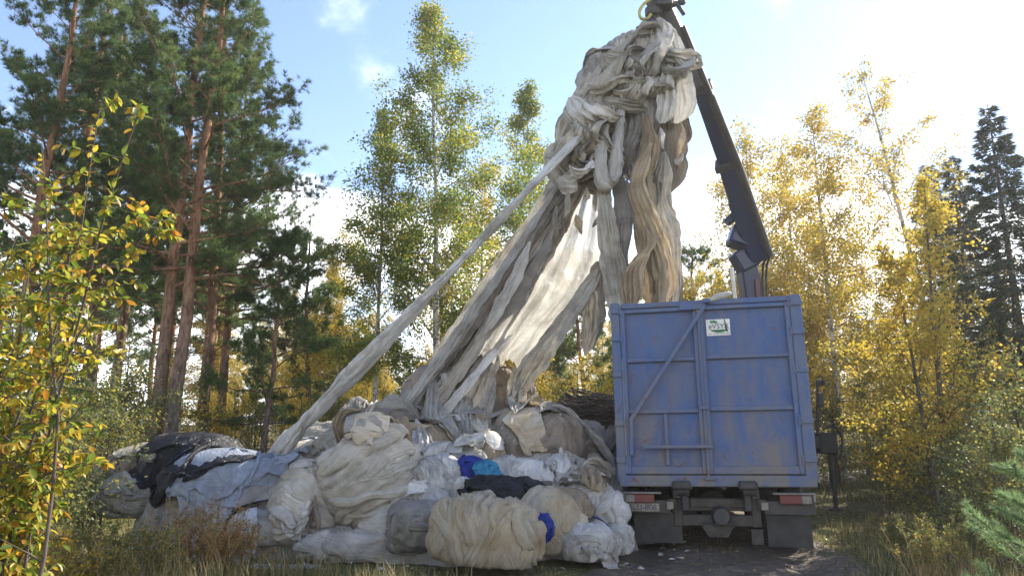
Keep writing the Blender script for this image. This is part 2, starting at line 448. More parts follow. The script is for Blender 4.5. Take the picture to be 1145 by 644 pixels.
# ------------------------------------------------------------------ ground, track
HEAD = R(13.0)
RX, RY = 2.69, 9.31
def road_x(y):
    y = np.asarray(y, float)
    return RX + (y - RY) * math.tan(HEAD) + 0.075 * np.maximum(y - 14.0, 0) ** 2
def gz(x, y):
    x = np.atleast_1d(np.asarray(x, float)); y = np.atleast_1d(np.asarray(y, float))
    p = np.stack([x * 0.55, y * 0.55, np.zeros_like(x)], 1)
    z = 0.05 * fbm(p, 3, 2) + 0.022 * noise(p * 5.1, 9)
    near = np.exp(-((x - 1) ** 2 + (y - 9) ** 2) / 900.0)
    d = x - road_x(y)
    on = np.clip(1.9 - np.abs(d), 0, 1) * (y < 27)
    z = z * near * (1 - 0.75 * on)
    z = z - on * (0.075 * (np.exp(-((np.abs(d) - 0.95) / 0.26) ** 2)) - 0.012)
    far = np.clip((y - 17) / 30, 0, 1)
    z = z + far * 0.5 + np.clip((-x - 3.0) / 12, 0, 1) * 0.15
    return z
def gz1(x, y): return float(gz(x, y)[0])

def axis_coords(a, b, step, lim):
    c = list(np.arange(a, b + step / 2, step)); s = step; q = b
    while q < lim: s *= 1.28; q += s; c.append(q)
    s = step; q = a; lo = []
    while q > -lim: s *= 1.28; q -= s; lo.append(q)
    return np.array(lo[::-1] + c)
gx = axis_coords(-8, 9, 0.12, 1800); gy = axis_coords(3, 18, 0.12, 1800)
XX, YY = np.meshgrid(gx, gy); nx_, ny_ = len(gx), len(gy)
gv = np.stack([XX.ravel(), YY.ravel(), gz(XX.ravel(), YY.ravel())], 1)
ii = (np.arange(ny_ - 1)[:, None] * nx_ + np.arange(nx_ - 1)[None, :]).ravel()
gf = np.stack([ii, ii + 1, ii + nx_ + 1, ii + nx_], 1)

m, nt = mat_new('forest_ground')
tc = N(nt, 'ShaderNodeTexCoord'); g = tc.outputs['Object']
n1 = ntex(nt, g, 0.7, 6, 0.6, 0.4); n2 = ntex(nt, g, 9.0, 8, 0.7); n3 = ntex(nt, mapping(nt, g, (1, 1, 1), (7, 4, 2)), 38.0, 4, 0.6)
c = ramp(nt, n2, [(0.33, (0.06, 0.052, 0.03)), (0.5, (0.14, 0.125, 0.06)), (0.68, (0.25, 0.20, 0.12))])
c = mixc(nt, ramp(nt, n1, [(0.42, 0.0), (0.6, 0.7)]), c, (0.09, 0.105, 0.035))
c = mixc(nt, ramp(nt, n3, [(0.60, 0.0), (0.70, 0.8)]), c, (0.27, 0.20, 0.09))
p = N(nt, 'ShaderNodeBsdfPrincipled', {'Roughness': 0.95, 'Specular IOR Level': 0.15}); nt.links.new(c, p.inputs['Base Color'])
b = N(nt, 'ShaderNodeBump', {'Strength': 0.9, 'Distance': 0.05}); nt.links.new(n2, b.inputs['Height']); nt.links.new(b.outputs[0], p.inputs['Normal'])
out(nt, p.outputs[0]); M_GROUND = m
ground = ob('ground', make_mesh('ground', gv, gf), M_GROUND); tag(ground, kind='structure')

m, nt = mat_new('damp_dirt')
tc = N(nt, 'ShaderNodeTexCoord'); g = tc.outputs['Object']
n2 = ntex(nt, g, 6.0, 9, 0.72, 0.3); n3 = ntex(nt, g, 30.0, 5, 0.65); n1 = ntex(nt, g, 1.1, 5, 0.6, 0.6)
c = ramp(nt, n2, [(0.34, (0.075, 0.056, 0.040)), (0.52, (0.165, 0.128, 0.096)), (0.68, (0.29, 0.235, 0.175))])
c = mixc(nt, ramp(nt, n1, [(0.40, 0.75), (0.58, 0.0)]), c, (0.085, 0.068, 0.053))
c = mixc(nt, ramp(nt, n3, [(0.62, 0.0), (0.72, 0.7)]), c, (0.30, 0.25, 0.18))
p = N(nt, 'ShaderNodeBsdfPrincipled', {'Specular IOR Level': 0.4}); nt.links.new(c, p.inputs['Base Color'])
nt.links.new(ramp(nt, n1, [(0.38, 0.42), (0.60, 0.92)]), p.inputs['Roughness'])
b = N(nt, 'ShaderNodeBump', {'Strength': 1.0, 'Distance': 0.10}); nt.links.new(n2, b.inputs['Height'])
b2 = N(nt, 'ShaderNodeBump', {'Strength': 0.6, 'Distance': 0.015}); nt.links.new(n3, b2.inputs['Height']); nt.links.new(b.outputs[0], b2.inputs['Normal'])
nt.links.new(b2.outputs[0], p.inputs['Normal'])
out(nt, p.outputs[0]); M_DIRT = m
ys = np.arange(-3, 27, 0.12); us = np.linspace(-1, 1, 33)
hw = 1.62 + 0.22 * noise(np.stack([ys * 0.8, ys * 0, ys * 0], 1), 5)
YR, UR = np.meshgrid(ys, us, indexing='ij')
edge = 0.10 * noise(np.stack([YR.ravel() * 3, UR.ravel() * 5, YR.ravel() * 0], 1), 8).reshape(YR.shape)
XR = road_x(YR) + UR * (hw[:, None] + edge)
vr = np.stack([XR.ravel(), YR.ravel(), gz(XR.ravel(), YR.ravel()) + 0.012 - 0.03 * (np.abs(UR.ravel()) > 0.99)], 1)
ii = (np.arange(len(ys) - 1)[:, None] * 33 + np.arange(32)[None, :]).ravel()
track = ob('dirt_track', make_mesh('dirt_track', vr, np.stack([ii, ii + 1, ii + 34, ii + 33], 1)), M_DIRT); tag(track, kind='structure')

# ------------------------------------------------------------------ trees
def frame(d):
    d = np.asarray(d, float); d = d / (np.linalg.norm(d, axis=-1, keepdims=True) + 1e-9)
    ref = np.where(np.abs(d[..., 2:3]) < 0.9, np.array([0., 0, 1]), np.array([1., 0, 0]))
    x = np.cross(ref, d); x /= np.linalg.norm(x, axis=-1, keepdims=True) + 1e-9
    return d, x, np.cross(d, x)
def leaf_quads(pos, dirs, L, W, rng, droop=0.35):
    """rhombic leaves: base, side, tip, side with a slight fold"""
    n = len(pos)
    d = dirs + rng.normal(0, 0.55, (n, 3)); d[:, 2] -= droop
    d, x, y = frame(d)
    a = rng.uniform(0, 2 * np.pi, n)[:, None]
    s = np.cos(a) * x + np.sin(a) * y; nn = np.cross(d, s)
    L = (L * rng.uniform(0.7, 1.25, n))[:, None]; W = (W * rng.uniform(0.75, 1.2, n))[:, None]
    v = np.stack([pos, pos + d * L * 0.45 + s * W / 2 + nn * W * 0.12, pos + d * L, pos + d * L * 0.45 - s * W / 2 + nn * W * 0.12], 1)
    f = np.arange(n * 4).reshape(n, 4)
    return v.reshape(-1, 3), f
def needle_tris(pos, dirs, L, W, rng):
    n = len(pos); d, x, y = frame(dirs)
    a = rng.uniform(0, 2 * np.pi, n)[:, None]; s = np.cos(a) * x + np.sin(a) * y
    L = (L * rng.uniform(0.7, 1.2, n))[:, None]
    v = np.stack([pos - s * W / 2, pos + s * W / 2, pos + d * L], 1)
    return v.reshape(-1, 3), np.arange(n * 3).reshape(n, 3)
def curve_pts(o, d, L, k, rng, up=0.0, wob=0.12):
    pts = [np.array(o, float)]; d = np.array(d, float); d /= np.linalg.norm(d)
    for i in range(k):
        d = d + rng.normal(0, wob, 3) + np.array([0, 0, up]); d /= np.linalg.norm(d)
        pts.append(pts[-1] + d * L / k)
    return np.array(pts)
def interp(pts, t):
    s = np.linspace(0, 1, len(pts)); return np.array([np.interp(t, s, pts[:, i]) for i in range(3)]).T

def birch_meshes(seed, h, cs, rmax, nleaf, ll=0.075, lean=(0, 0), nb=30, droop=0.02, tr=0.011, stems=1, tint=(0.0, 1.0), up0=0.9, spread=0.10):
    rng = np.random.default_rng(seed); tb = MB(); lp = []; ld = []
    for st in range(stems):
        sh = h * (1 if st == 0 else rng.uniform(0.65, 0.92)); so = rng.normal(0, 0.12, 2) * (st > 0)
        ln = np.array(lean) + rng.normal(0, 0.06, 2) * (stems > 1)
        k = 12; t = np.linspace(0, 1, k + 1)
        tp = np.stack([so[0] + ln[0] * sh * t ** 1.25 + np.cumsum(rng.normal(0, 0.010 * sh / 8, k + 1)),
                       so[1] + ln[1] * sh * t ** 1.25 + np.cumsum(rng.normal(0, 0.010 * sh / 8, k + 1)), sh * t - 0.12], 1)
        r0 = tr * sh
        tb.tube(tp, r0 * (1 - t) ** 0.85 + 0.006, 9, False)
        for j in range(nb):
            tt = cs + (0.985 - cs) * ((j + rng.uniform(0, 1)) / nb)
            o = interp(tp, np.array([tt]))[0]; u = (tt - cs) / (1 - cs)
            prof = (0.45 + 0.75 * math.sin(math.pi * min(1, u * 0.8 + 0.22))) * (1 - 0.62 * u ** 2)
            L = rmax * prof * rng.uniform(0.6, 1.15); az = j * 2.4 + rng.uniform(-0.5, 0.5)
            d = np.array([math.cos(az), math.sin(az), up0 * rng.uniform(0.6, 1.4) + u * 0.6])
            bp = curve_pts(o, d, L, 6, rng, -droop - 0.05, 0.13)
            rb = max(0.006, r0 * (1 - tt) * 0.45)
            tb.tube(bp, np.linspace(rb, 0.003, 7), 5, False)
            for q in range(max(4, int(L * 5))):
                t0 = rng.uniform(0.18, 1.0); o2 = interp(bp, np.array([t0]))[0]
                d2 = bp[-1] - bp[0]; d2 = d2 / np.linalg.norm(d2) * 0.7 + rng.normal(0, 0.55, 3); d2[2] -= 0.05
                tw = curve_pts(o2, d2, L * rng.uniform(0.16, 0.42), 4, rng, -droop * 3 - 0.06, 0.15)
                tb.tube(tw, np.linspace(0.005, 0.002, 5), 3, False)
                lp.append(tw); ld.append(tw[-1] - tw[0])
    nt_ = len(lp); w = rng.gamma(3.0, 1.0, nt_); w /= w.sum(); cnt = rng.multinomial(nleaf, w)
    P = []; D = []; T = []
    for tw, d, cn_ in zip(lp, ld, cnt):
        if cn_ == 0: continue
        P.append(interp(tw, rng.uniform(0.1, 1.05, cn_)) + rng.normal(0, spread, (cn_, 3)))
        D.append(np.repeat([d / (np.linalg.norm(d) + 1e-6)], cn_, 0)); T.append(np.full(cn_, rng.normal(0, 0.17)))
    P = np.concatenate(P); D = np.concatenate(D); T = np.concatenate(T)
    v, f = leaf_quads(P, D, ll, ll * 0.72, rng)
    ti = np.clip(tint[0] + (tint[1] - tint[0]) * np.clip(rng.beta(1.6, 2.0, len(P)) + T, 0, 1), 0, 1)
    return tb, make_mesh('crown', v, f, tint=np.repeat(ti, 4), smooth=False)

def pine_meshes(seed, h, cs, rmax, nt_tufts=2200, npn=34, lean=(0, 0), nb=34, dead=7, nl=0.13, nw=0.017, tr=0.0125):
    rng = np.random.default_rng(seed); tb = MB(); ends = []; ed = []
    k = 14; t = np.linspace(0, 1, k + 1)
    tp = np.stack([lean[0] * h * t + np.cumsum(rng.normal(0, 0.035, k + 1)), lean[1] * h * t + np.cumsum(rng.normal(0, 0.035, k + 1)), h * t - 0.12], 1)
    r0 = tr * h
    tb.tube(tp, r0 * (1 - t * 0.92) ** 0.8 + 0.01 + 0.06 * np.exp(-t * 40), 12, False)
    for j in range(dead):
        tt = rng.uniform(0.22, cs + 0.08); o = interp(tp, np.array([tt]))[0]; az = rng.uniform(0, 6.3)
        L = rng.uniform(0.5, 1.5); bp = curve_pts(o, (math.cos(az), math.sin(az), rng.uniform(-0.2, 0.35)), L, 5, rng, -0.03, 0.16)
        tb.tube(bp, np.linspace(0.022, 0.004, 6), 5, False)
    for j in range(nb):
        tt = cs + (0.98 - cs) * ((j + rng.uniform(0, 1)) / nb) ** 0.9
        o = interp(tp, np.array([tt]))[0]; u = (tt - cs) / (1 - cs)
        prof = (0.55 + 0.5 * math.sin(math.pi * min(1, 0.25 + u * 0.75))) * (1 - 0.55 * u)
        L = rmax * prof * rng.uniform(0.55, 1.2); az = j * 2.4 + rng.uniform(-0.6, 0.6)
        d = np.array([math.cos(az), math.sin(az), 0.15 + 0.55 * u + rng.uniform(-0.25, 0.2)])
        bp = curve_pts(o, d, L, 7, rng, 0.035, 0.15)
        rb = max(0.012, r0 * (1 - tt) * 0.5)
        tb.tube(bp, np.linspace(rb, 0.005, 8), 6, False)
        for q in range(max(5, int(L * 7))):
            t0 = rng.uniform(0.28, 1.0); o2 = interp(bp, np.array([t0]))[0]
            d2 = bp[-1] - bp[0]; d2 = d2 / np.linalg.norm(d2) * 0.8 + rng.normal(0, 0.6, 3) * np.array([1, 1, 0.45]); d2[2] += 0.12
            tw = curve_pts(o2, d2, L * rng.uniform(0.12, 0.34), 4, rng, 0.07, 0.15)
            tb.tube(tw, np.linspace(0.007, 0.003, 5), 3, False)
            ends.append(tw); ed.append(L)
    n = len(ends); cnt = rng.multinomial(nt_tufts, np.full(n, 1 / n)); P = []; D = []; T = []
    for tw, cn_ in zip(ends, cnt):
        if cn_ == 0: continue
        pp = interp(tw, rng.uniform(0.3, 1.0, cn_)) + rng.normal(0, 0.06, (cn_, 3))
        dd = tw[-1] - tw[0]; dd = dd / np.linalg.norm(dd) + np.array([0, 0, 0.35]) + rng.normal(0, 0.35, (cn_, 3))
        bt = np.clip(rng.normal(0.45, 0.2, cn_), 0, 1)
        P.append(np.repeat(pp, npn, 0)); T.append(np.repeat(bt, npn))
        D.append(np.repeat(dd, npn, 0) + rng.normal(0, 0.75, (cn_ * npn, 3)))
    P = np.concatenate(P); D = np.concatenate(D); T = np.concatenate(T)
    P = P + D / (np.linalg.norm(D, axis=1)[:, None] + 1e-6) * rng.uniform(0, 0.06, len(P))[:, None]
    v, f = needle_tris(P, D, nl, nw, rng)
    return tb, make_mesh('crown', v, f, tint=np.repeat(np.clip(T + rng.normal(0, 0.12, len(T)), 0, 1), 3), smooth=False)

def spruce_meshes(seed, h, rmax, n=40000):
    rng = np.random.default_rng(seed); tb = MB(); P = []; D = []
    tb.tube(np.array([[0, 0, -0.1], [0.03, 0, h * 0.5], [0, 0.02, h]]), [0.013 * h, 0.008 * h, 0.01], 8, False)
    nb = int(h * 13)
    for j in range(nb):
        z = h * (0.10 + 0.89 * (j + rng.uniform(0, 1)) / nb); u = z / h
        L = rmax * (1 - u) ** 0.8 * rng.uniform(0.65, 1.15) + 0.12; az = j * 2.4 + rng.uniform(-0.4, 0.4)
        bp = curve_pts((0, 0, z), (math.cos(az), math.sin(az), 0.15 if u > 0.6 else -0.1), L, 5, rng, -0.05 if u < 0.7 else 0.06, 0.07)
        tb.tube(bp, np.linspace(0.018, 0.004, 6), 4, False)
        cn_ = max(20, int(n * L / (nb * rmax * 0.55))); t = rng.uniform(0.08, 1.02, cn_) ** 0.8
        pp = interp(bp, t); side = np.array([-math.sin(az), math.cos(az), 0])
        w = (1.05 - t) * L * 0.42 * rng.uniform(-1, 1, cn_)
        pp = pp + side * w[:, None]; pp[:, 2] -= np.abs(rng.normal(0, 0.09, cn_)) + np.abs(w) * 0.15
        P.append(pp); dd = np.array([math.cos(az), math.sin(az), -0.35]) + side * np.sign(w)[:, None] * 0.8 + rng.normal(0, 0.35, (cn_, 3)); D.append(dd)
    P = np.concatenate(P); D = np.concatenate(D)
    v, f = needle_tris(P, D, 0.20, 0.045, rng)
    return tb, make_mesh('crown', v, f, tint=np.repeat(rng.uniform(0, 1, len(P)), 3), smooth=False)

def build_tree(name, parts, bark, leaf):
    tb, crown = parts
    root = empty(name)
    tb.build('trunk', bark, root, True)
    ob('crown', crown, leaf, root)
    return root
def px_x(px, Y):   # ground position under a photo column, at distance Y (taken near the ground line)
    return (px - 572.5) / FPX * (Y * math.cos(PITCH) - CAMH * math.sin(PITCH))
def place(root, px, Y, rz=0.0, s=1.0, label=None, cat=None, group=None):
    x = px_x(px, Y); root.location = (x, Y, gz1(x, Y)); root.rotation_euler = (0, 0, rz); root.scale = (s, s, s)
    tag(root, label, cat, group); return root
FIRST = {}
def put(key, px, Y, rz=0.0, s=1.0, label=None, cat='tree', group=None):
    """first use moves the built tree itself, later ones copy it with its parts"""
    root, used = FIRST[key]
    r = copy_tree(root) if used else root
    FIRST[key] = (root, True)
    for k in ('label', 'category', 'group'):
        if k in r: del r[k]
    return place(r, px, Y, rz, s, label, cat, group)

FIRST['pineA'] = (build_tree('pine_tree', pine_meshes(11, 15.5, 0.31, 3.2, 5200, 28, (0.015, 0), 54, nl=0.12, nw=0.012, tr=0.0108), M_PINE, L_PINE), False)
FIRST['pineB'] = (build_tree('pine_tree', pine_meshes(12, 14.0, 0.34, 2.9, 4500, 28, (0.03, 0), 48, nl=0.12, nw=0.012, tr=0.0108), M_PINE, L_PINE), False)
FIRST['pineC'] = (build_tree('pine_tree', pine_meshes(13, 7.0, 0.22, 2.1, 2100, 28, (0, 0), 32, 3, nl=0.12, nw=0.012), M_PINE, L_PINE), False)
FIRST['birchG'] = (build_tree('birch_tree', birch_meshes(21, 15.0, 0.20, 2.9, 44000, 0.09, (-0.03, 0), 46, 0.03, 0.0078, spread=0.17), M_BIRCH, L_GREEN), False)
FIRST['birchN'] = (build_tree('birch_tree', birch_meshes(22, 13.5, 0.25, 1.9, 24000, 0.09, (0.01, 0), 36, 0.03, 0.0070, spread=0.15), M_BIRCH, L_GREEN), False)
FIRST['birchY'] = (build_tree('birch_tree', birch_meshes(23, 12.0, 0.22, 2.4, 19000, 0.09, (0.0, 0), 34, 0.03, 0.0072, spread=0.15), M_BIRCH, L_YEL), False)
FIRST['birchYb'] = (build_tree('birch_tree', birch_meshes(24, 11.0, 0.12, 2.6, 26000, 0.09, (0.02, 0), 36, 0.02, 0.0080, 2, spread=0.15), M_BIRCH, L_YEL), False)
FIRST['aspen'] = (build_tree('aspen_tree', birch_meshes(25, 5.6, 0.10, 1.3, 14000, 0.062, (-0.02, 0), 34, 0.0, 0.0085, 2, spread=0.07), M_BARK, L_YEL), False)
FIRST['birchLean'] = (build_tree('birch_tree', birch_meshes(26, 12.8, 0.34, 2.4, 10000, 0.085, (-0.13, 0.0), 30, 0.035, 0.0085), M_BIRCH, L_YEL), False)
FIRST['spruce'] = (build_tree('spruce_tree', spruce_meshes(31, 11.5, 2.4), M_BARK, L_SPRUCE), False)
FIRST['shrub'] = (build_tree('leafy_shrub', birch_meshes(41, 3.0, 0.04, 1.15, 5200, 0.055, (0, 0), 16, 0.0, 0.007, 4, spread=0.08), M_BARK, L_OLIVE), False)
FIRST['shrubY'] = (build_tree('leafy_shrub', birch_meshes(42, 3.6, 0.05, 1.3, 5200, 0.06, (0, 0), 16, 0.0, 0.007, 4, spread=0.09), M_BARK, L_YEL), False)

put('pineA', 160, 16.5, 0.3, 1.0, 'tall straight pine behind the black tarp, rough grey bark low down', 'pine tree')
put('pineB', 183, 16.2, 1.1, 1.08, 'tall pine leaning slightly, twin to the straight one behind the black tarp', 'pine tree')
put('pineA', 42, 18.0, 2.2, 1.0, 'dark tall pine rising out of the yellow leaves of the big shrub', 'pine tree')
put('pineB', 92, 20.5, 4.0, 1.12, 'slim dark pine with bare dead lower limbs behind the large-leaved shrub', 'pine tree')
put('pineB', 112, 23.0, 5.2, 1.15, 'thin dark pine trunk close behind another slim pine in the left woods', 'pine tree')
put('pineA', 222, 19.0, 4.4, 0.95, 'pine close behind the twin pines with a broad crown', 'pine tree')
put('pineB', -15, 15.5, 0.9, 1.0, 'pine at the wood edge partly hidden by the large-leaved shrub', 'pine tree')
put('pineA', 245, 22.0, 3.0, 0.88, 'reddish pine standing deeper in the wood than the twin pines', 'pine tree')
put('pineC', 292, 19.0, 0.4, 1.0, 'short dense pine growing beside the reddish deeper pine', 'pine tree')
put('pineC', 340, 24.0, 2.4, 1.2, 'small loose pine standing against the yellow birches', 'pine tree')
put('pineC', 655, 22.0, 1.4, 1.05, 'small pine with spreading limbs behind the brushwood stack', 'pine tree')
put('pineC', 610, 25.0, 3.6, 1.15, 'small dark pine seen under the hanging net sheets', 'pine tree')
put('pineC', 790, 27.0, 0.9, 1.25, 'dark pine top showing between hanging nets and crane boom', 'pine tree')
put('birchG', 490, 20.0, 0.2, 1.0, 'tallest green and yellow birch, straight slim trunk behind the sling of netting', 'birch tree')
put('birchN', 414, 20.5, 1.9, 0.86, 'green birch with a thin trunk beside the tallest birch', 'birch tree')
put('birchN', 600, 24.0, 3.1, 1.06, 'narrow green birch top beside the lifted net mass', 'birch tree')
put('birchY', 535, 26.0, 0.8, 0.98, 'thin sparse yellow birch between the tallest birch and the nets', 'birch tree')
put('birchYb', 365, 25.0, 2.6, 0.80, 'low golden birch behind the taut net sling', 'birch tree')
put('birchYb', 868, 21.0, 0.5, 1.02, 'full golden birch right behind the crane boom', 'birch tree')
put('birchYb', 905, 23.5, 4.0, 1.1, 'broad golden birch just behind the full golden one', 'birch tree')
put('birchY', 945, 20.5, 2.0, 0.98, 'golden birch between the boom and the leaning birch', 'birch tree')
put('birchLean', 1075, 19.5, 0.0, 1.0, 'leaning birch with a bare curved trunk and thin yellow top', 'birch tree')
put('spruce', 1080, 25.0, 0.0, 1.0, 'dark pointed spruce behind the bright yellow aspen', 'spruce tree')
put('spruce', 1172, 13.4, 2.0, 0.72, 'dark broad spruce at the wood edge beyond the aspen', 'spruce tree')
put('spruce', 1112, 19.0, 3.3, 0.82, 'dark spruce standing between the pointed spruce and the near one', 'spruce tree')
put('aspen', 1062, 11.5, 0.0, 1.0, 'small bright yellow aspen beside the track', 'aspen tree')
put('aspen', 1010, 15.0, 1.7, 0.85, 'slender yellow sapling behind the bright aspen', 'aspen tree')

rng = np.random.default_rng(77)
G = 'yellow and green trees of the wood behind the heap'
bgkeys = ['birchY', 'birchYb', 'birchN', 'birchYb', 'birchY', 'pineC', 'birchYb']
BL = {'birchY': 'distant yellow birch in the wood behind the net heap', 'birchYb': 'distant bushy golden birch in the wood behind the net heap',
      'birchN': 'distant green birch in the wood behind the net heap', 'pineC': 'distant low pine in the wood behind the net heap',
      'pineB': 'distant dark pine in the deep left woods'}
for i in range(44):
    Y = 26 + 26 * (i / 44.0) ** 0.9 + rng.uniform(-1, 1); px = 225 + (i * 0.618 % 1.0) * 560
    k = bgkeys[i % 7]; put(k, px, Y, rng.uniform(0, 6.3), rng.uniform(0.5, 0.78), BL[k], None if False else ('pine tree' if k == 'pineC' else 'birch tree'), G + ', ' + k[:5])
for i in range(12):
    Y = 24 + 16 * rng.uniform(0, 1); px = -60 + i * 27 + rng.uniform(-12, 12)
    put('pineB', px, Y, rng.uniform(0, 6.3), rng.uniform(0.7, 1.05), BL['pineB'], 'pine tree', 'dark pines of the left woods')
BR = {'birchY': 'distant yellow birch in the wood along the right of the track', 'birchYb': 'distant bushy golden birch in the wood along the right of the track',
      'spruce': 'distant dark spruce in the wood along the right of the track', 'birchN': 'distant green birch in the wood along the right of the track'}
rk = ['birchYb', 'spruce', 'birchY', 'birchN', 'birchYb']
for i in range(22):
    Y = 25 + 20 * (i / 22.0) + rng.uniform(-1, 1); px = 800 + (i * 0.618 % 1.0) * 480
    k = rk[i % 5]; put(k, px, Y, rng.uniform(0, 6.3), rng.uniform(0.5, 0.75), BR[k], 'spruce tree' if k == 'spruce' else 'birch tree', 'trees right of the track, ' + k[:6])
# understorey
for i in range(26):
    Y = 16.5 + 12 * rng.uniform(0, 1); px = 120 + (i * 0.618 % 1.0) * 600
    k = 'shrubY' if i % 3 else 'shrub'
    put(k, px, Y, rng.uniform(0, 6.3), rng.uniform(0.65, 1.05), 'yellow leafy undergrowth shrub in the wood behind the net heap' if k == 'shrubY' else 'green leafy undergrowth shrub in the wood behind the net heap', 'shrub', 'undergrowth behind the heap ' + k)
rs = [(1090, 9.2, .6), (1135, 8.2, .7), (1170, 9.3, .9), (1050, 12.0, .75), (1000, 16.5, .8), (1060, 13.5, 1.0), (1130, 12.0, 1.1),
      (940, 19.0, 1.0), (1000, 18.0, 1.1), (1100, 16.0, 1.2), (905, 20.5, 1.0), (1050, 20.0, 1.3), (1150, 15.0, 1.4), (975, 22.0, 1.3)]
for i, (px, Y, s) in enumerate(rs):
    k = 'shrubY' if i in (5, 8, 12) else 'shrub'
    put(k, px, Y, rng.uniform(0, 6.3), s, 'yellow tangled shrub on the right verge of the track' if k == 'shrubY' else 'grey green tangled shrub on the right verge of the track', 'shrub', 'shrubs on the right verge ' + k)
for i, (px, Y, s) in enumerate([(40, 9.0, .9), (100, 10.5, .9), (-40, 7.5, 1.0), (130, 13.0, 1.1), (60, 14, 1.2), (0, 12, 1.2)]):
    put('shrub', px, Y, rng.uniform(0, 6.3), s, 'green brown shrub in the shade behind the large-leaved bush', 'shrub', 'shrubs in the left shade')
# ------------------------------------------------------------------ netting
NET = {
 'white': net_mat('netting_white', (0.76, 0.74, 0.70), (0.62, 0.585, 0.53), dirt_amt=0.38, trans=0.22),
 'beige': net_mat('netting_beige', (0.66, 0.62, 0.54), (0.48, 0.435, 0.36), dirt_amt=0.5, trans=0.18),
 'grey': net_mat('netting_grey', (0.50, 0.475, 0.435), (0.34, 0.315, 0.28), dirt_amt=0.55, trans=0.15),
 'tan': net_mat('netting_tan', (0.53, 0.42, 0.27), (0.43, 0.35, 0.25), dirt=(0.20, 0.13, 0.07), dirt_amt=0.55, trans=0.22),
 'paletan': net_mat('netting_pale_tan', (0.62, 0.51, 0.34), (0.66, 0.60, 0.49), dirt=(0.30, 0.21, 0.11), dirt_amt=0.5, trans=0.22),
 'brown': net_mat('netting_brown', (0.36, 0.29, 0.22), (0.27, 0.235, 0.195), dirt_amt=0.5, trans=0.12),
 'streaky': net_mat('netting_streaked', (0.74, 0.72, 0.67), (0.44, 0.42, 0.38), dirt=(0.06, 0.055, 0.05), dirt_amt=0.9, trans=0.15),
 'web': net_mat('netting_web', (0.50, 0.47, 0.42), (0.36, 0.33, 0.29), dirt_amt=0.4, trans=0.45, holes=0.3),
 'sheet': net_mat('netting_sheet', (0.78, 0.755, 0.70), (0.68, 0.64, 0.57), dirt_amt=0.22, trans=0.72, streak=14, along=3, holes=0.10),
}
PL = {
 'grey': plastic_mat('plastic_blue_grey', (0.36, 0.40, 0.47), (0.22, 0.24, 0.28), 0.42, 0.15),
 'black': plastic_mat('plastic_black', (0.007, 0.007, 0.010), (0.018, 0.018, 0.024), 0.36, 0.0),
 'violet': plastic_mat('plastic_violet_black', (0.018, 0.018, 0.036), (0.04, 0.04, 0.065), 0.42, 0.0),
 'blue': plastic_mat('plastic_blue', (0.018, 0.042, 0.30), (0.02, 0.035, 0.18), 0.32, 0.15),
 'cyan': plastic_mat('plastic_cyan', (0.04, 0.24, 0.42), (0.06, 0.29, 0.46), 0.34, 0.15),
 'white': plastic_mat('plastic_white', (0.62, 0.65, 0.70), (0.44, 0.46, 0.50), 0.40, 0.2),
}
def saw(w):
    f = w - np.floor(w); return np.where(f < 0.90, (f / 0.90) ** 0.55, 1 - (f - 0.90) / 0.10)
def pleat(w, e=0.62): return np.abs(np.sin(np.pi * w)) ** e
def warp3(p, seed, a): return p + a * np.stack([noise(p * 1.7 + 3.1, seed), noise(p * 1.7 + 9.7, seed + 1), noise(p * 1.7 + 15.2, seed + 2)], 1)
def crumple(p, seed):
    q = warp3(p, seed, 0.55)
    return np.abs(noise(q * 1.6, seed + 5)) ** 0.7 + 0.5 * np.abs(noise(q * 3.4, seed + 6)) ** 0.7 + 0.25 * np.abs(noise(q * 7.5, seed + 7)) ** 0.8

QB = np.sin(np.linspace(-1, 1, 21) * 1.25) / math.sin(1.25)
def band_geo(C, Nn, w, t, k, seed, amp):
    """a band of cloth lying on a bundle: rolled edges, a few pleats along it"""
    n = len(C); T = np.gradient(C, axis=0); T /= np.linalg.norm(T, axis=1)[:, None] + 1e-9
    W = np.cross(T, Nn); W /= np.linalg.norm(W, axis=1)[:, None] + 1e-9; m_ = len(QB)
    I, J = np.meshgrid(np.arange(n), np.arange(m_), indexing='ij'); I = I.ravel(); q = QB[J.ravel()]
    ln = np.concatenate([[0], np.cumsum(np.linalg.norm(np.diff(C, axis=0), axis=1))])[I]; wm = w.mean() + 1e-6
    x3 = np.stack([q * 1.2, ln / wm * 0.9, q * 0 + seed * 0.37], 1)
    wp_ = fbm(x3, seed, 2); ph = q * k * 0.5 + 0.8 * wp_
    fw_ = w[I] / k; md_ = np.clip(0.8 + 0.9 * noise(x3 * 0.9 + 3, seed + 8), 0.1, 1.6)
    hgt = t * (1 - np.abs(q) ** 4 * 1.5) + (np.abs((ph % 1.0) - 0.5) * 2 - 0.5) * fw_ * (0.45 + 4 * amp) * md_ * (1 - 0.4 * q * q) + 0.05 * w[I] * (crumple(x3 * 1.2, seed + 4) - 0.6)
    P = C[I] + W[I] * (q * w[I] / 2 * (1 + 0.12 * noise(x3 * 1.6 + 5, seed + 2)))[:, None] + Nn[I] * hgt[:, None]
    ii = (np.arange(n - 1)[:, None] * m_ + np.arange(m_ - 1)[None, :]).ravel()
    return P, np.stack([ii, ii + 1, ii + m_ + 1, ii + m_], 1), np.stack([q * w[I] / 2, ln], 1)
HF = []      # ellipsoids already in the heap: sheets drape over them
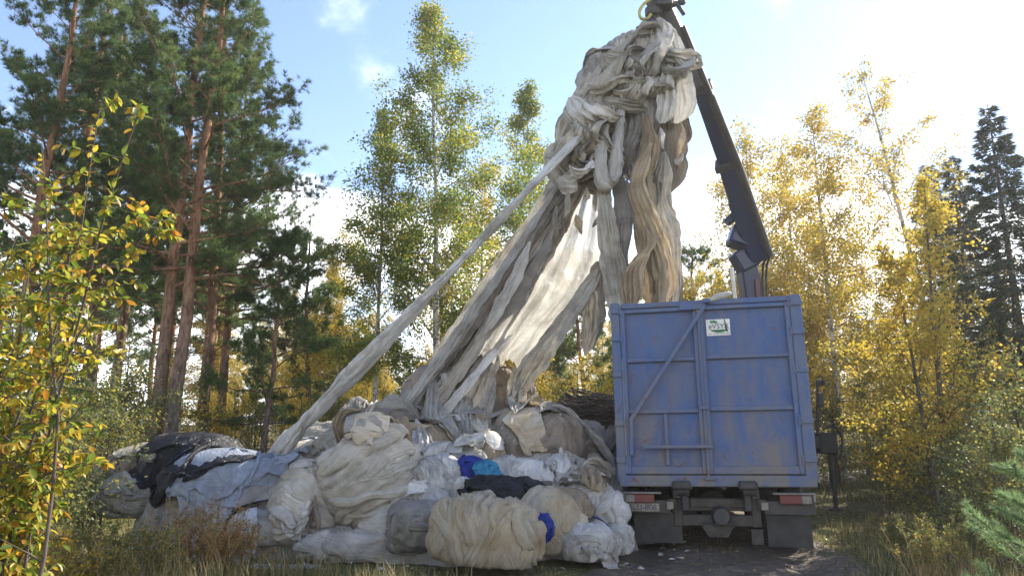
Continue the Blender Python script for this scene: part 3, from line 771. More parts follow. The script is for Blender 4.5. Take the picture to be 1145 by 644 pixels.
def bundle(px, py, Y, w, h, rf, yaw, tilt, style, mat, name, label, nf=6, amp=0.17, p=2.5, cat='net bundle', group=None, dz=0.0, hf=True, nbands=None):
    seed = int(px * 7 + py * 13) % 9973
    c = at(px, py, Y); c[2] += dz
    rx = m_of(w, Y) / 2; rz = m_of(h, Y) / 2; ry = rx * rf
    big = max(rx, ry, rz); nu = int(np.clip(big * 105, 46, 74)); nv = int(np.clip(big * 85, 36, 58))
    t = np.linspace(-np.pi / 2 + 0.02, np.pi / 2 - 0.02, nv); a = np.linspace(0, 2 * np.pi, nu, endpoint=False)
    T, A = np.meshgrid(t, a, indexing='ij'); T = T.ravel(); A = A.ravel()
    e = 2 / p; xs = np.sign(np.sin(T)) * np.abs(np.sin(T)) ** e; ro = np.abs(np.cos(T)) ** e
    Q = np.stack([xs, ro * np.cos(A), ro * np.sin(A)], 1)
    sc = np.array([rx, ry, rz]); P0 = Q * sc; mean = (rx * ry * rz) ** (1 / 3)
    lump = 0.16 * fbm(Q * 1.5 + seed, seed, 2)
    Qm = P0 / mean
    wn_ = fbm(Qm * 1.05 + 4.0, seed + 20, 2)
    cr_ = crumple(Qm * 1.7 + seed * 0.1, seed + 30) - 0.55
    if style == 'wrap':
        w1 = Q[:, 0] * nf * 0.5 + 1.25 * wn_ + 0.55 * Q[:, 1] + 0.25 * Q[:, 2]
        w2 = Q[:, 0] * nf * 1.25 + 1.9 * wn_ + 0.9 * Q[:, 1]
        mod = 0.65 + 0.7 * noise(Qm * 1.3 + 40, seed + 3)
        hh = 0.75 * saw(w1) + 0.45 * pleat(w2) * mod + 0.35 * cr_
        uv = np.stack([P0[:, 0] + 0.25 * mean * wn_, A * (ry + rz) / 2 * 0.8], 1)
    elif style == 'drape':
        az = np.arctan2(Q[:, 1], Q[:, 0]); k = int(nf * 1.5)
        w1 = az / (2 * np.pi) * k + 0.9 * wn_ + 0.35 * Q[:, 2]
        w2 = az / (2 * np.pi) * k * 2 + 1.7 * wn_
        hh = (0.85 * pleat(w1) + 0.4 * pleat(w2)) * (0.45 + 0.55 * np.clip(0.9 - Q[:, 2], 0, 1)) + 0.5 * cr_
        uv = np.stack([az * mean, P0[:, 2]], 1)
    elif style == 'long':
        w1 = A / (2 * np.pi) * nf * 2 + 1.2 * wn_ + 0.4 * Q[:, 0]
        w2 = A / (2 * np.pi) * nf * 4 + 2.0 * wn_
        hh = 0.85 * pleat(w1) + 0.4 * pleat(w2) + 0.35 * cr_
        uv = np.stack([A * (ry + rz) / 2, P0[:, 0]], 1)
    else:
        w1 = (Q[:, 0] * 0.7 + Q[:, 2] * 0.7) * nf * 0.5 + 1.7 * wn_
        hh = 1.0 * cr_ + 0.45 * pleat(w1)
        uv = np.stack([P0[:, 0] + P0[:, 2], P0[:, 1] - P0[:, 2]], 1)
    hh = hh - hh.mean()
    fine = 0.05 * (np.abs(noise(warp3(Qm * 5.5, seed + 50, 0.5) * np.array([1.6, 1, 1]), seed + 51)) - 0.3)
    endk = np.clip(np.cos(T) * 2.2, 0.12, 1)
    P = P0 * (1 + lump)[:, None] + Q / (np.linalg.norm(Q, axis=1)[:, None]) * (mean * (amp * hh + fine) * endk)[:, None]
    P[:, 2] = np.where(P[:, 2] < -0.72 * rz, -0.72 * rz + 0.35 * (P[:, 2] + 0.72 * rz), P[:, 2])
    i, j = np.meshgrid(np.arange(nv - 1), np.arange(nu), indexing='ij'); i = i.ravel(); j = j.ravel(); j2 = (j + 1) % nu
    f = np.stack([i * nu + j, i * nu + j2, (i + 1) * nu + j2, (i + 1) * nu + j], 1)
    n0 = len(P); P = np.concatenate([P, [P[:nu].mean(0)], [P[-nu:].mean(0)]]); uv = np.concatenate([uv, uv[:1], uv[-1:]])
    ar = np.arange(nu); nx = (ar + 1) % nu
    caps = np.concatenate([np.stack([np.full(nu, n0), nx, ar], 1), np.stack([np.full(nu, n0 + 1), (nv - 1) * nu + ar, (nv - 1) * nu + nx], 1)])
    if nbands is None: nbands = {'wrap': int(nf * 2.4), 'drape': 17, 'long': 15, 'crumple': 20}[style]
    FQ = [f]; n_acc = len(P); rng = np.random.default_rng(seed + 5); Pl = [P]; Ul = [uv]
    view = np.array([0.12, -0.75, 0.65]); cy_, sy_ = math.cos(R(yaw)), math.sin(R(yaw)); view = np.array([view[0] * cy_ + view[1] * sy_, -view[0] * sy_ + view[1] * cy_, view[2]])
    for k in range(nbands):
        if style == 'wrap':
            ax = np.array([1.0, rng.normal(0, 0.22), rng.normal(0, 0.22)]); cc = -0.88 + 1.76 * (k + rng.uniform(0, 1)) / nbands; span = rng.uniform(1.5, 3.2); bw = rx * 2 / nf * rng.choice([0.5, 0.85, 1.3, 1.9])
        elif style == 'drape':
            az_ = rng.uniform(0, np.pi); ax = np.array([math.cos(az_), math.sin(az_), rng.normal(0, 0.3)]); cc = rng.uniform(-0.75, 0.75); span = rng.uniform(1.4, 2.8); bw = mean * rng.choice([0.22, 0.36, 0.55, 0.8])
        elif style == 'long':
            az_ = rng.uniform(0, 2 * np.pi); ax = np.array([rng.normal(0, 0.15), math.cos(az_), math.sin(az_)]); cc = rng.uniform(-0.6, 0.6); span = rng.uniform(1.6, 3.0); bw = mean * rng.choice([0.22, 0.36, 0.5, 0.7])
        else:
            ax = rng.normal(0, 1, 3); cc = rng.uniform(-0.8, 0.8); span = rng.uniform(0.9, 2.4); bw = mean * rng.choice([0.2, 0.34, 0.55, 0.8])
        ax /= np.linalg.norm(ax); e1 = view - ax * (view @ ax); e1 /= np.linalg.norm(e1) + 1e-9; e2 = np.cross(ax, e1)
        n_ = int(np.clip(span * mean * 20, 12, 27)); th = np.linspace(-span / 2, span / 2, n_) + rng.normal(0, 0.55)
        ws = np.stack([th * 1.3, th * 0 + k, th * 0], 1); cv = np.clip(cc + 0.16 * fbm(ws, seed + k, 2), -0.95, 0.95); rr_ = np.sqrt(1 - cv ** 2)
        dirs = cv[:, None] * ax + rr_[:, None] * (np.cos(th)[:, None] * e1 + np.sin(th)[:, None] * e2)
        rad = (np.abs(dirs[:, 0]) ** p + (dirs[:, 1] ** 2 + dirs[:, 2] ** 2) ** (p / 2)) ** (1 / p)
        lift = (1.0 + 0.16 * fbm(dirs * 1.5 + seed, seed, 2)) ; Nn = dirs / sc; Nn /= np.linalg.norm(Nn, axis=1)[:, None]
        s_ = np.linspace(0, 1, n_); ek = np.clip(np.minimum(s_, 1 - s_) / 0.16, 0, 1)
        tk = min(mean * rng.uniform(0.04, 0.11), bw * 0.4)
        C = dirs / rad[:, None] * sc * lift[:, None] + Nn * ((mean * rng.uniform(-0.02, 0.05)) - (1 - ek) * tk * 1.5 + mean * 0.03 * noise(ws * 3, seed + k + 9))[:, None]
        bv, bf, bu = band_geo(C, Nn, bw * (0.45 + 0.55 * ek) * (1 + 0.25 * noise(ws * 1.7, seed + k + 3)), tk, rng.integers(3, 8), seed + k * 3, rng.uniform(0.05, 0.10))
        bv[:, 2] = np.where(bv[:, 2] < -0.72 * rz, -0.72 * rz + 0.35 * (bv[:, 2] + 0.72 * rz), bv[:, 2])
        Pl.append(bv); Ul.append(bu + rng.uniform(0, 9, 2)); FQ.append(bf + n_acc); n_acc += len(bv)
    P = np.concatenate(Pl); uv = np.concatenate(Ul); f = np.concatenate(FQ)
    o = ob(name, make_mesh(name, P, [f, caps], uv), mat if not isinstance(mat, str) else NET[mat], None, c, (0, R(tilt), R(yaw)))
    tag(o, label, cat, group)
    if hf: HF.append((c[0], c[1], c[2], rx, ry, rz * 1.0, R(yaw)))
    return o

def catmull(pts, n):
    pts = np.array(pts, float)
    P = np.concatenate([[2 * pts[0] - pts[1]], pts, [2 * pts[-1] - pts[-2]]]); k = len(pts) - 1; o = []
    for u in np.linspace(0, k - 1e-6, n):
        i = int(u); t = u - i; a, b, c, d = P[i:i + 4]
        o.append(0.5 * ((2 * b) + (-a + c) * t + (2 * a - 5 * b + 4 * c - d) * t * t + (-a + 3 * b - 3 * c + d) * t ** 3))
    return np.array(o)
def swath(path, w, mat, name, label, flat=0.5, pleats=7, amp=0.30, twist=0.0, rough=0.10, cat='netting', group=None, close=(0.12, 0.12), wdir=(0.8, -0.3, 0.5), ring=44, curl=0.5):
    """a gathered length of thin cloth along a path of (px, py, Y): an open sheet in accordion folds; w in photo pixels"""
    pts = np.array([at(*q) for q in path]); Yv = np.array([q[2] for q in path], float)
    seed = int(path[0][0] * 5 + path[0][1] * 11 + path[-1][1] * 3) % 9973
    L = np.sum(np.linalg.norm(np.diff(pts, axis=0), axis=1)); n = int(np.clip(L / 0.042, 28, 110))
    C = catmull(pts, n); s = np.linspace(0, 1, n)
    wm = np.interp(s, np.linspace(0, 1, len(w)), [m_of(a, Yv.mean()) for a in w]) * 1.12
    ln = np.concatenate([[0], np.cumsum(np.linalg.norm(np.diff(C, axis=0), axis=1))]); wa = wm.mean()
    wm = wm * (1 + 0.22 * fbm(np.stack([ln * 1.6 / max(0.25, wa * 2), ln * 0 + seed, ln * 0], 1), seed, 2))
    if close[0] > 0.04: wm = wm * np.clip(0.35 + 0.65 * s / close[0], 0, 1)
    if close[1] > 0.04: wm = wm * np.clip(0.3 + 0.7 * (1 - s) / close[1], 0, 1)
    T = np.gradient(C, axis=0); T /= np.linalg.norm(T, axis=1)[:, None]
    W0 = np.array(wdir, float); W = W0 - T * (T @ W0)[:, None]; W /= np.linalg.norm(W, axis=1)[:, None] + 1e-9; Nn = np.cross(T, W)
    if Nn[n // 2][1] > 0: Nn = -Nn
    q0 = np.linspace(-1, 1, ring); S, J = np.meshgrid(np.arange(n), np.arange(ring), indexing='ij'); S = S.ravel(); q = q0[J.ravel()]
    x3 = np.stack([q * 1.1, ln[S] * 0.55 / max(0.15, wa), q * 0 + seed * 0.7], 1)
    w1 = fbm(x3, seed + 1, 2); k = max(2.0, pleats * 0.62)
    ph = q * k * 0.5 + 0.75 * w1; ph2 = q * k * 1.15 + 1.5 * fbm(x3 * 1.4, seed + 2, 2)
    mod = np.clip(0.75 + 0.8 * noise(x3 * 0.9 + 7, seed + 3), 0.15, 1.5)
    fw = wm[S] / k
    fold = (np.abs(((ph % 1.0) - 0.5)) * 2 - 0.5) * fw * 1.35 * mod * (0.4 + amp) + (pleat(ph2) - 0.6) * fw * 0.38 + 0.10 * wm[S] * (crumple(x3 * 1.5, seed + 5) - 0.6) * (0.5 + 2 * rough)
    tw = twist * s[S] + 0.45 * noise(np.stack([ln[S] * 1.1, ln[S] * 0 + seed, ln[S] * 0], 1), seed + 4)
    a_ = q * curl * np.pi * 0.5; lat = np.sin(a_) / math.sin(max(0.2, curl * np.pi * 0.5)) * wm[S] / 2 if curl > 0.05 else q * wm[S] / 2
    lat = lat * (1 + 0.10 * noise(np.stack([ln[S] * 9, np.sign(q) * 3, q * 0], 1), seed + 6) * (np.abs(q) > 0.85))
    dep = (np.cos(a_) - 1) * wm[S] / 2 * 0.9 + fold
    ct = np.cos(tw * 0.45); st_ = np.sin(tw * 0.45)
    P = C[S] + W[S] * (lat * ct - dep * st_)[:, None] + Nn[S] * (lat * st_ + dep * ct)[:, None]
    uv = np.stack([q * wm[S] / 2, ln[S]], 1); ii = (np.arange(n - 1)[:, None] * ring + np.arange(ring - 1)[None, :]).ravel(); org = C[-1]
    o = ob(name, make_mesh(name, P - org, np.stack([ii, ii + 1, ii + ring + 1, ii + ring], 1), uv), NET[mat], None, org)
    return tag(o, label, cat, group)
def rope(path, w, mat, name, label, flat=0.5, pleats=7, amp=0.30, twist=0.0, rough=0.16, cat='netting', group=None, close=(0.12, 0.12), wdir=(0.8, -0.3, 0.5), ring=40):
    """a gathered length of netting: pleated rope of cloth along a path of (px, py, Y); w in photo pixels"""
    pts = np.array([at(*q) for q in path]); Yv = np.array([q[2] for q in path], float)
    seed = int(path[0][0] * 5 + path[0][1] * 11 + path[-1][1] * 3) % 9973
    L = np.sum(np.linalg.norm(np.diff(pts, axis=0), axis=1)); n = int(np.clip(L / 0.03, 34, 150))
    C = catmull(pts, n); s = np.linspace(0, 1, n)
    wm = np.interp(s, np.linspace(0, 1, len(w)), [m_of(a, Yv.mean()) for a in w]) / 2
    ln = np.concatenate([[0], np.cumsum(np.linalg.norm(np.diff(C, axis=0), axis=1))])
    wm = wm * (1 + 0.16 * fbm(np.stack([ln * 2.2 / max(0.25, wm.mean() * 4), ln * 0 + seed, ln * 0], 1), seed, 2))
    T = np.gradient(C, axis=0); T /= np.linalg.norm(T, axis=1)[:, None]
    W0 = np.array(wdir, float); W = W0 - T * (T @ W0)[:, None]; W /= np.linalg.norm(W, axis=1)[:, None] + 1e-9
    Nn = np.cross(T, W)
    a = np.linspace(0, 2 * np.pi, ring, endpoint=False)
    S, A = np.meshgrid(np.arange(n), a, indexing='ij'); S = S.ravel(); A = A.ravel()
    tw = twist * s[S] + 0.5 * noise(np.stack([ln[S] * 1.1, ln[S] * 0 + seed, ln[S] * 0], 1), seed + 4)
    q3 = np.stack([np.cos(A) * 1.3, np.sin(A) * 1.3, ln[S] * 1.1 / max(0.2, wm.mean() * 2.5)], 1) + seed
    ph = A / (2 * np.pi) * pleats + 0.85 * fbm(q3 * 0.8, seed + 7, 2) + 0.25 * tw
    ph2 = A / (2 * np.pi) * pleats * 2 + 1.5 * fbm(q3, seed + 8, 2)
    amp = amp * 1.35
    ph3 = A / (2 * np.pi) * pleats * 4.3 + 2.2 * fbm(q3 * 1.2, seed + 15, 2)
    bun = noise(np.stack([ln[S] * 2.0 / max(0.12, wm.mean() * 2), np.cos(A) * 0.8, np.sin(A) * 0.8], 1) + seed, seed + 12)
    r = 1 + amp * (pleat(ph, 0.5) - 0.65) + amp * 0.5 * (pleat(ph2, 0.55) - 0.6) + rough * 2.2 * (crumple(q3 * 0.9, seed + 9) - 0.6) + 0.14 * bun + amp * 0.22 * (pleat(ph3) - 0.6)
    endk = np.ones(n)
    if close[0]: endk *= np.clip(s / close[0], 0.03, 1) ** 0.5
    if close[1]: endk *= np.clip((1 - s) / close[1], 0.03, 1) ** 0.5
    ca = np.cos(A + tw); sa = np.sin(A + tw)
    rr = (r * wm[S] * endk[S])[:, None]
    # cross-section is flat in the (turned) frame
    ct = np.cos(tw)[:, None]; stw = np.sin(tw)[:, None]
    Wt = W[S] * ct + Nn[S] * stw; Nt = -W[S] * stw + Nn[S] * ct
    P = C[S] + rr * (np.cos(A)[:, None] * Wt + flat * np.sin(A)[:, None] * Nt)
    uv = np.stack([A * wm.mean() * 1.2, ln[S]], 1)
    i, j = np.meshgrid(np.arange(n - 1), np.arange(ring), indexing='ij'); i = i.ravel(); j = j.ravel(); j2 = (j + 1) % ring
    f = np.stack([i * ring + j, i * ring + j2, (i + 1) * ring + j2, (i + 1) * ring + j], 1)
    n0 = len(P); P = np.concatenate([P, [C[0]], [C[-1]]]); uv = np.concatenate([uv, uv[:1], uv[-1:]])
    ar = np.arange(ring); nx = (ar + 1) % ring
    caps = np.concatenate([np.stack([np.full(ring, n0), nx, ar], 1), np.stack([np.full(ring, n0 + 1), (n - 1) * ring + ar, (n - 1) * ring + nx], 1)])
    org = C[-1]
    o = ob(name, make_mesh(name, P - org, [f, caps], uv), NET[mat], None, org)
    return tag(o, label, cat, group)

# ---- the heap -----------------------------------------------------------
def mound(name, lobes, mat, label, seed):
    xs = np.arange(-5.4, 3.4, 0.07); ys = np.arange(7.4, 13.8, 0.07)
    X, Y = np.meshgrid(xs, ys); sh = X.shape; x = X.ravel(); y = Y.ravel(); z = np.full(x.shape, -0.25)
    for (cx, cy, rx, ry, h) in lobes:
        d = ((x - cx) / rx) ** 2 + ((y - cy) / ry) ** 2
        z = np.maximum(z, h * np.sqrt(np.clip(1 - d, 0, 1)) - 0.25 * (d >= 1))
    P = np.stack([x, y, z], 1)
    cr_ = crumple(P * 2.2, seed) - 0.5; w = 2.2 * x + 1.1 * y + 1.4 * fbm(P * 1.1, seed + 3, 2)
    z = z + np.where(z > 0, 0.20 * cr_ + 0.10 * (pleat(w) - 0.5), 0)
    P[:, 2] = np.maximum(z, -0.2); x2 = P.copy(); x2[:, 0] += 0.05 * noise(P * 5, seed + 8); x2[:, 1] += 0.05 * noise(P * 5 + 9, seed + 9)
    nx_, ny_ = len(xs), len(ys); ii = (np.arange(ny_ - 1)[:, None] * nx_ + np.arange(nx_ - 1)[None, :]).ravel()
    f = np.stack([ii, ii + 1, ii + nx_ + 1, ii + nx_], 1); f = f[(P[f, 2] > -0.19).any(1)]
    used = np.unique(f); mp = np.full(len(P), -1); mp[used] = np.arange(len(used))
    uv = np.stack([x + 0.4 * y, y - 0.3 * x], 1)
    o = ob(name, make_mesh(name, x2[used], mp[f], uv[used]), NET[mat]); tag(o, label, 'net heap')
    return o
LOBES = [(-1.1, 10.9, 2.1, 1.7, 1.30), (0.45, 11.4, 1.7, 1.5, 1.30), (-3.8, 10.1, 1.5, 0.9, 0.98), (-2.5, 10.2, 1.5, 1.3, 1.08), (0.2, 9.9, 1.5, 1.0, 0.75), (1.3, 11.6, 1.2, 1.4, 0.95), (-0.8, 9.3, 1.5, 0.8, 0.5)]
mound('net_heap', LOBES, 'grey', 'low mound of matted grey netting underneath all the bundles', 5)
def pile_h(x, y):
    h = gz(x, y)
    for (cx, cy, rx, ry, hh) in LOBES:
        d = ((x - cx) / rx) ** 2 + ((y - cy) / ry) ** 2; h = np.maximum(h, hh * np.sqrt(np.clip(1 - d, 0, 1)))
    for (cx, cy, cz, rx, ry, rz, yw) in HF:
        u = (x - cx) * math.cos(yw) + (y - cy) * math.sin(yw); v = -(x - cx) * math.sin(yw) + (y - cy) * math.cos(yw)
        d = (u / (rx * 1.08)) ** 2 + (v / (ry * 1.08)) ** 2
        h = np.maximum(h, np.where(d < 1, cz + rz * 1.16 * np.clip(1 - d, 0, 1) ** 0.42 + 0.05, -9))
    return h

BUN = 'netting bundles on the heap'
B = bundle
#  px   py   Y     w    h   rf   yaw tilt style  mat
B(539, 596, 8.10, 116, 76, 0.62, -8, 4, 'wrap', 'paletan', 'net_roll', 'tan net roll lying at the foot of the heap, banded with pale stripes', 7, 0.08, 3.2, 'net roll')
B(612, 586, 8.75, 60, 70, 1.0, 20, 0, 'drape', 'paletan', 'net_bundle', 'smooth tan ball of netting tied with a blue bag beside the striped roll', 7, 0.10, 2.2)
B(655, 608, 8.55, 52, 40, 0.9, 10, 0, 'drape', 'white', 'net_bundle', 'small pale bundle under the blue strap at the heap corner', 6, 0.16)
B(690, 604, 8.95, 36, 32, 0.9, 40, 0, 'wrap', 'white', 'net_bundle', 'smallest twisted pale bundle at the outermost corner of the heap', 5, 0.2)
B(658, 568, 9.40, 84, 56, 0.6, -35, 12, 'wrap', 'white', 'net_bundle', 'long off white bundle sloping down towards the truck tyres', 8, 0.18)
B(632, 566, 9.10, 60, 36, 0.6, -30, 10, 'wrap', 'tan', 'net_bundle', 'limp tan twist tucked between the tan ball and the long pale bundle', 6, 0.2)
B(594, 545, 10.0, 100, 52, 0.7, -12, 8, 'wrap', 'white', 'net_bundle', 'bright white bundle above the black bag', 6, 0.15)
B(486, 545, 9.40, 66, 62, 0.8, 25, 0, 'wrap', 'streaky', 'net_bundle', 'white bundle smeared black, beside the black bag', 7, 0.16)
B(408, 536, 9.15, 100, 114, 0.8, 18, 62, 'wrap', 'beige', 'net_bundle', 'largest pale bundle of thick wrapped folds on the heap front', 8, 0.17, 2.6)
B(350, 566, 9.25, 92, 76, 0.8, 20, -64, 'wrap', 'beige', 'net_bundle', 'drooping pale bundle leaning against the largest wrapped bundle', 6, 0.19, 2.3)
B(432, 584, 9.0, 62, 44, 0.8, 0, 0, 'crumple', 'white', 'net_bundle', 'small grubby white bundle beneath the largest wrapped bundle', 6, 0.2)
B(398, 610, 8.9, 120, 34, 0.5, 6, 0, 'crumple', 'grey', 'net_bundle', 'flat dirty grey net trampled into the grass below the wrapped bundles', 6, 0.25)
B(470, 592, 8.7, 70, 56, 0.7, 30, 0, 'crumple', 'grey', 'net_bundle', 'crumpled grey net squeezed behind the striped roll end', 6, 0.25)
B(470, 570, 9.1, 70, 50, 0.7, 0, 0, 'crumple', 'white', 'net_bundle', 'crumpled whitish net under the black smeared bundle', 6, 0.25)
B(432, 482, 10.9, 70, 36, 0.8, 10, 0, 'wrap', 'paletan', 'net_bundle', 'light tan folded net at the top of the heap near the taut sling', 6, 0.2)
B(468, 500, 10.5, 100, 42, 0.6, -6, 4, 'wrap', 'tan', 'net_bundle', 'caramel net swath folded over the heap crest', 7, 0.2)
B(512, 492, 10.8, 74, 42, 0.7, -16, 6, 'wrap', 'paletan', 'net_bundle', 'two tone tan and white net bundle at the heap centre', 7, 0.18)
B(542, 510, 10.4, 44, 44, 0.8, -50, 10, 'drape', 'tan', 'net_bundle', 'short upright tan twist above the blue and cyan bags', 6, 0.2)
B(490, 520, 10.0, 96, 36, 0.6, 5, 0, 'crumple', 'white', 'net_bundle', 'flattened white net below the caramel swath', 6, 0.22)
B(596, 502, 11.0, 120, 72, 0.7, -8, 0, 'crumple', 'brown', 'net_bundle', 'broad matted grey brown mound of net behind the white bundle', 7, 0.17)
B(598, 470, 11.6, 46, 40, 0.8, -25, 0, 'long', 'grey', 'net_bundle', 'grey pleated bundle on the crest below the hanging sheet', 6, 0.2)
B(640, 500, 11.4, 60, 46, 0.8, -20, 0, 'wrap', 'beige', 'net_bundle', 'beige bundle on the far shoulder of the heap', 6, 0.2)
B(668, 506, 11.9, 56, 38, 0.9, 0, 0, 'wrap', 'white', 'net_bundle', 'clean white bundle at the heap shoulder beside the container', 6, 0.18)
B(645, 528, 10.9, 56, 52, 0.8, -30, 0, 'drape', 'beige', 'net_bundle', 'rough beige bundle on the slope facing the container', 6, 0.22)
B(678, 528, 11.6, 50, 40, 0.9, 0, 0, 'crumple', 'white', 'net_bundle', 'ragged white net on the slope next to the container edge', 6, 0.22)
B(705, 556, 11.2, 70, 22, 0.8, -20, 0, 'crumple', 'grey', 'net_bundle', 'ragged flat grey net on the ground next to the truck', 6, 0.3)
B(660, 552, 10.3, 50, 36, 0.9, -10, 0, 'crumple', 'white', 'net_bundle', 'lumpy whitish net above the long sloping bundle', 6, 0.22)
B(364, 496, 10.8, 92, 40, 0.7, 5, 0, 'crumple', 'beige', 'net_bundle', 'slack beige net under the low end of the taut sling', 6, 0.22)
B(345, 515, 10.3, 70, 34, 0.8, 0, 0, 'wrap', 'grey', 'net_bundle', 'grey beige roll between the plastic sheets and the largest bundle', 6, 0.2)
B(393, 474, 11.4, 40, 24, 0.9, 0, 0, 'drape', 'white', 'net_bundle', 'little round white bundle on the heap crest', 6, 0.14)
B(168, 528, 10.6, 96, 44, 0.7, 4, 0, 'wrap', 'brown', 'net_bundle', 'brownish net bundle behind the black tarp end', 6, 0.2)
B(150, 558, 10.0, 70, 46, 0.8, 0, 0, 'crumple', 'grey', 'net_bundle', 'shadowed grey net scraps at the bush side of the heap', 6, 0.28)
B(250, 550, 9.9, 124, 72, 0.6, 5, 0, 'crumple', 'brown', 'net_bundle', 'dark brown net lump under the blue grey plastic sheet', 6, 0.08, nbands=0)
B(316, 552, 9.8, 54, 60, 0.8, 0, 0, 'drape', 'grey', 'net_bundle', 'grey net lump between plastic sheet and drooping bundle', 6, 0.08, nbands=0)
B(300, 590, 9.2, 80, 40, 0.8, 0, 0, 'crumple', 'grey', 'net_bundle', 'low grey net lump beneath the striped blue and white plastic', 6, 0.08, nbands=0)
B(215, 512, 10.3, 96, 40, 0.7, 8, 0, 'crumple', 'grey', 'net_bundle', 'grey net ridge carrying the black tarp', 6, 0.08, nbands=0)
MED = [(634, 540, 9.95, 58, 36, -20, 8, 'white', 'plump white bundle between the bright white one and the container'), (672, 570, 9.5, 44, 34, -40, 10, 'white', 'white bundle end reaching towards the mud flap'),
 (672, 588, 9.1, 36, 28, 25, 0, 'beige', 'small beige bundle above the smallest twisted one'), (384, 506, 10.1, 60, 34, 12, 6, 'white', 'white bundle behind the largest wrapped bundle'),
 (334, 534, 9.75, 50, 40, -30, 20, 'beige', 'beige bundle squeezed beside the blue grey plastic'), (455, 472, 11.1, 46, 26, 10, 0, 'tan', 'narrow tan bundle on the crest by the grey ruffle'),
 (530, 486, 10.9, 46, 32, -30, 10, 'white', 'white and grey bundle on the crest below the straps'), (420, 494, 10.5, 52, 28, 20, -8, 'paletan', 'pale tan bundle behind the largest wrapped bundle top'),
 (560, 492, 10.7, 44, 30, -20, 10, 'beige', 'beige bundle at the edge of the matted mound'), (622, 484, 11.3, 44, 26, 10, 0, 'grey', 'grey bundle on the far crest near the brushwood'),
 (655, 484, 12.0, 40, 24, 0, 0, 'white', 'white bundle on the far crest near the container'), (612, 522, 10.5, 60, 30, -15, 8, 'beige', 'beige bundle lying along the matted mound foot'),
 (455, 562, 9.05, 46, 36, 30, 15, 'white', 'white bundle wedged below the black smeared one'), (440, 548, 9.2, 36, 50, 20, 60, 'beige', 'upright beige twist beside the largest wrapped bundle'),
 (640, 588, 8.75, 36, 30, -20, 0, 'paletan', 'little pale tan bundle behind the one under the strap'), (520, 552, 9.3, 40, 34, 20, 20, 'white', 'white bundle half under the black bag')]
for (px_, py_, Y_, w_, h_, yw_, ti_, mt_, lb_) in MED: B(px_, py_, Y_, w_, h_, 0.7, yw_, ti_, 'wrap', mt_, 'net_bundle', lb_, 6, 0.22, 2.3)
bagk = dict(cat='plastic bag', hf=False)
B(562, 556, 9.05, 88, 40, 0.6, -12, 8, 'crumple', PL['black'], 'plastic_bag', 'glossy black plastic bag amid the pale bundles', 5, 0.26, 2.4, nbands=14, **bagk)
B(526, 530, 9.45, 40, 34, 0.8, 20, 10, 'crumple', PL['blue'], 'plastic_bag', 'dark blue plastic bag on top of the black bag', 5, 0.32, 2.2, nbands=12, **bagk)
B(545, 528, 9.30, 30, 22, 0.8, -30, 30, 'crumple', PL['cyan'], 'plastic_bag', 'light blue plastic bag lying on the dark blue one', 5, 0.34, 2.2, nbands=12, **bagk)
B(602, 593, 8.12, 30, 38, 0.6, -40, 35, 'crumple', PL['blue'], 'plastic_bag', 'bright blue bag tied round the tan ball beside the striped roll', 5, 0.34, 2.2, nbands=12, **bagk)
# cone where the lifted nets leave the heap
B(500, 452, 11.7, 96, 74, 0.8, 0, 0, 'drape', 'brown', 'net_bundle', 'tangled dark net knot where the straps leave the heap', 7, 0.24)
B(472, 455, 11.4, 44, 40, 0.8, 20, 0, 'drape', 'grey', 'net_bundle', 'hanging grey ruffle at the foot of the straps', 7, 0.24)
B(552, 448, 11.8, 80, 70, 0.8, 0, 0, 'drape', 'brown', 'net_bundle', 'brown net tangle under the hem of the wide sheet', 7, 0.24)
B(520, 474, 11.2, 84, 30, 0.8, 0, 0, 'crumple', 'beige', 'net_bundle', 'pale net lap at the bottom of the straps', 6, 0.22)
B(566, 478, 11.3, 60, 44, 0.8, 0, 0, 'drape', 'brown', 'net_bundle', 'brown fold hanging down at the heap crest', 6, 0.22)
B(588, 440, 11.8, 22, 20, 0.9, 0, 0, 'wrap', 'beige', 'net_bundle', 'small beige knot on the vertical strip under the sheet', 5, 0.2)

# ---- lifted nets --------------------------------------------------------
S = swath
D0 = 11.2
core = dict(hf=False, cat='net bundle')
B(697, 120, 11.45, 84, 146, 0.8, 0, -18, 'drape', 'grey', 'net_bundle', 'dim inner mass of the nets clutched by the grab', 7, 0.2, 2.2, **core)
B(710, 80, 11.4, 66, 96, 0.8, 0, 0, 'wrap', 'beige', 'net_bundle', 'upper inner wad of nets under the grab', 7, 0.2, 2.2, **core)
B(655, 180, 11.5, 66, 70, 0.8, 0, 30, 'wrap', 'grey', 'net_bundle', 'lower inner wad of nets where the straps spread out', 7, 0.2, 2.2, **core)
S([(736, 20, 11.05), (741, 45, 10.95), (747, 75, 10.9), (752, 100, 10.95)], [20, 36, 36, 26], 'white', 'net_swath', 'bright white net cap right under the grab', 0.8, 6, 0.22)
S([(744, 62, 10.9), (758, 82, 10.8), (760, 112, 10.78), (754, 138, 10.85)], [20, 28, 32, 24], 'white', 'net_swath', 'plump white net lobe bulging out next to the boom', 0.85, 5, 0.16, 0.3)
S([(742, 82, 10.85), (745, 108, 10.75), (740, 138, 10.75)], [16, 22, 20], 'white', 'net_swath', 'short round white net end hanging below the grab', 0.9, 5, 0.2)
S([(746, 44, 11.25), (757, 64, 11.25), (766, 95, 11.2), (764, 132, 11.2)], [10, 16, 18, 12], 'beige', 'net_swath', 'ragged beige net edge against the boom', 0.8, 6, 0.26)
S([(740, 38, 11.1), (712, 40, 10.95), (690, 56, 10.9), (672, 76, 11.0)], [24, 34, 34, 24], 'beige', 'net_swath', 'thick net fold over the top shoulder of the lifted mass', 0.75, 7, 0.26, 0.6)
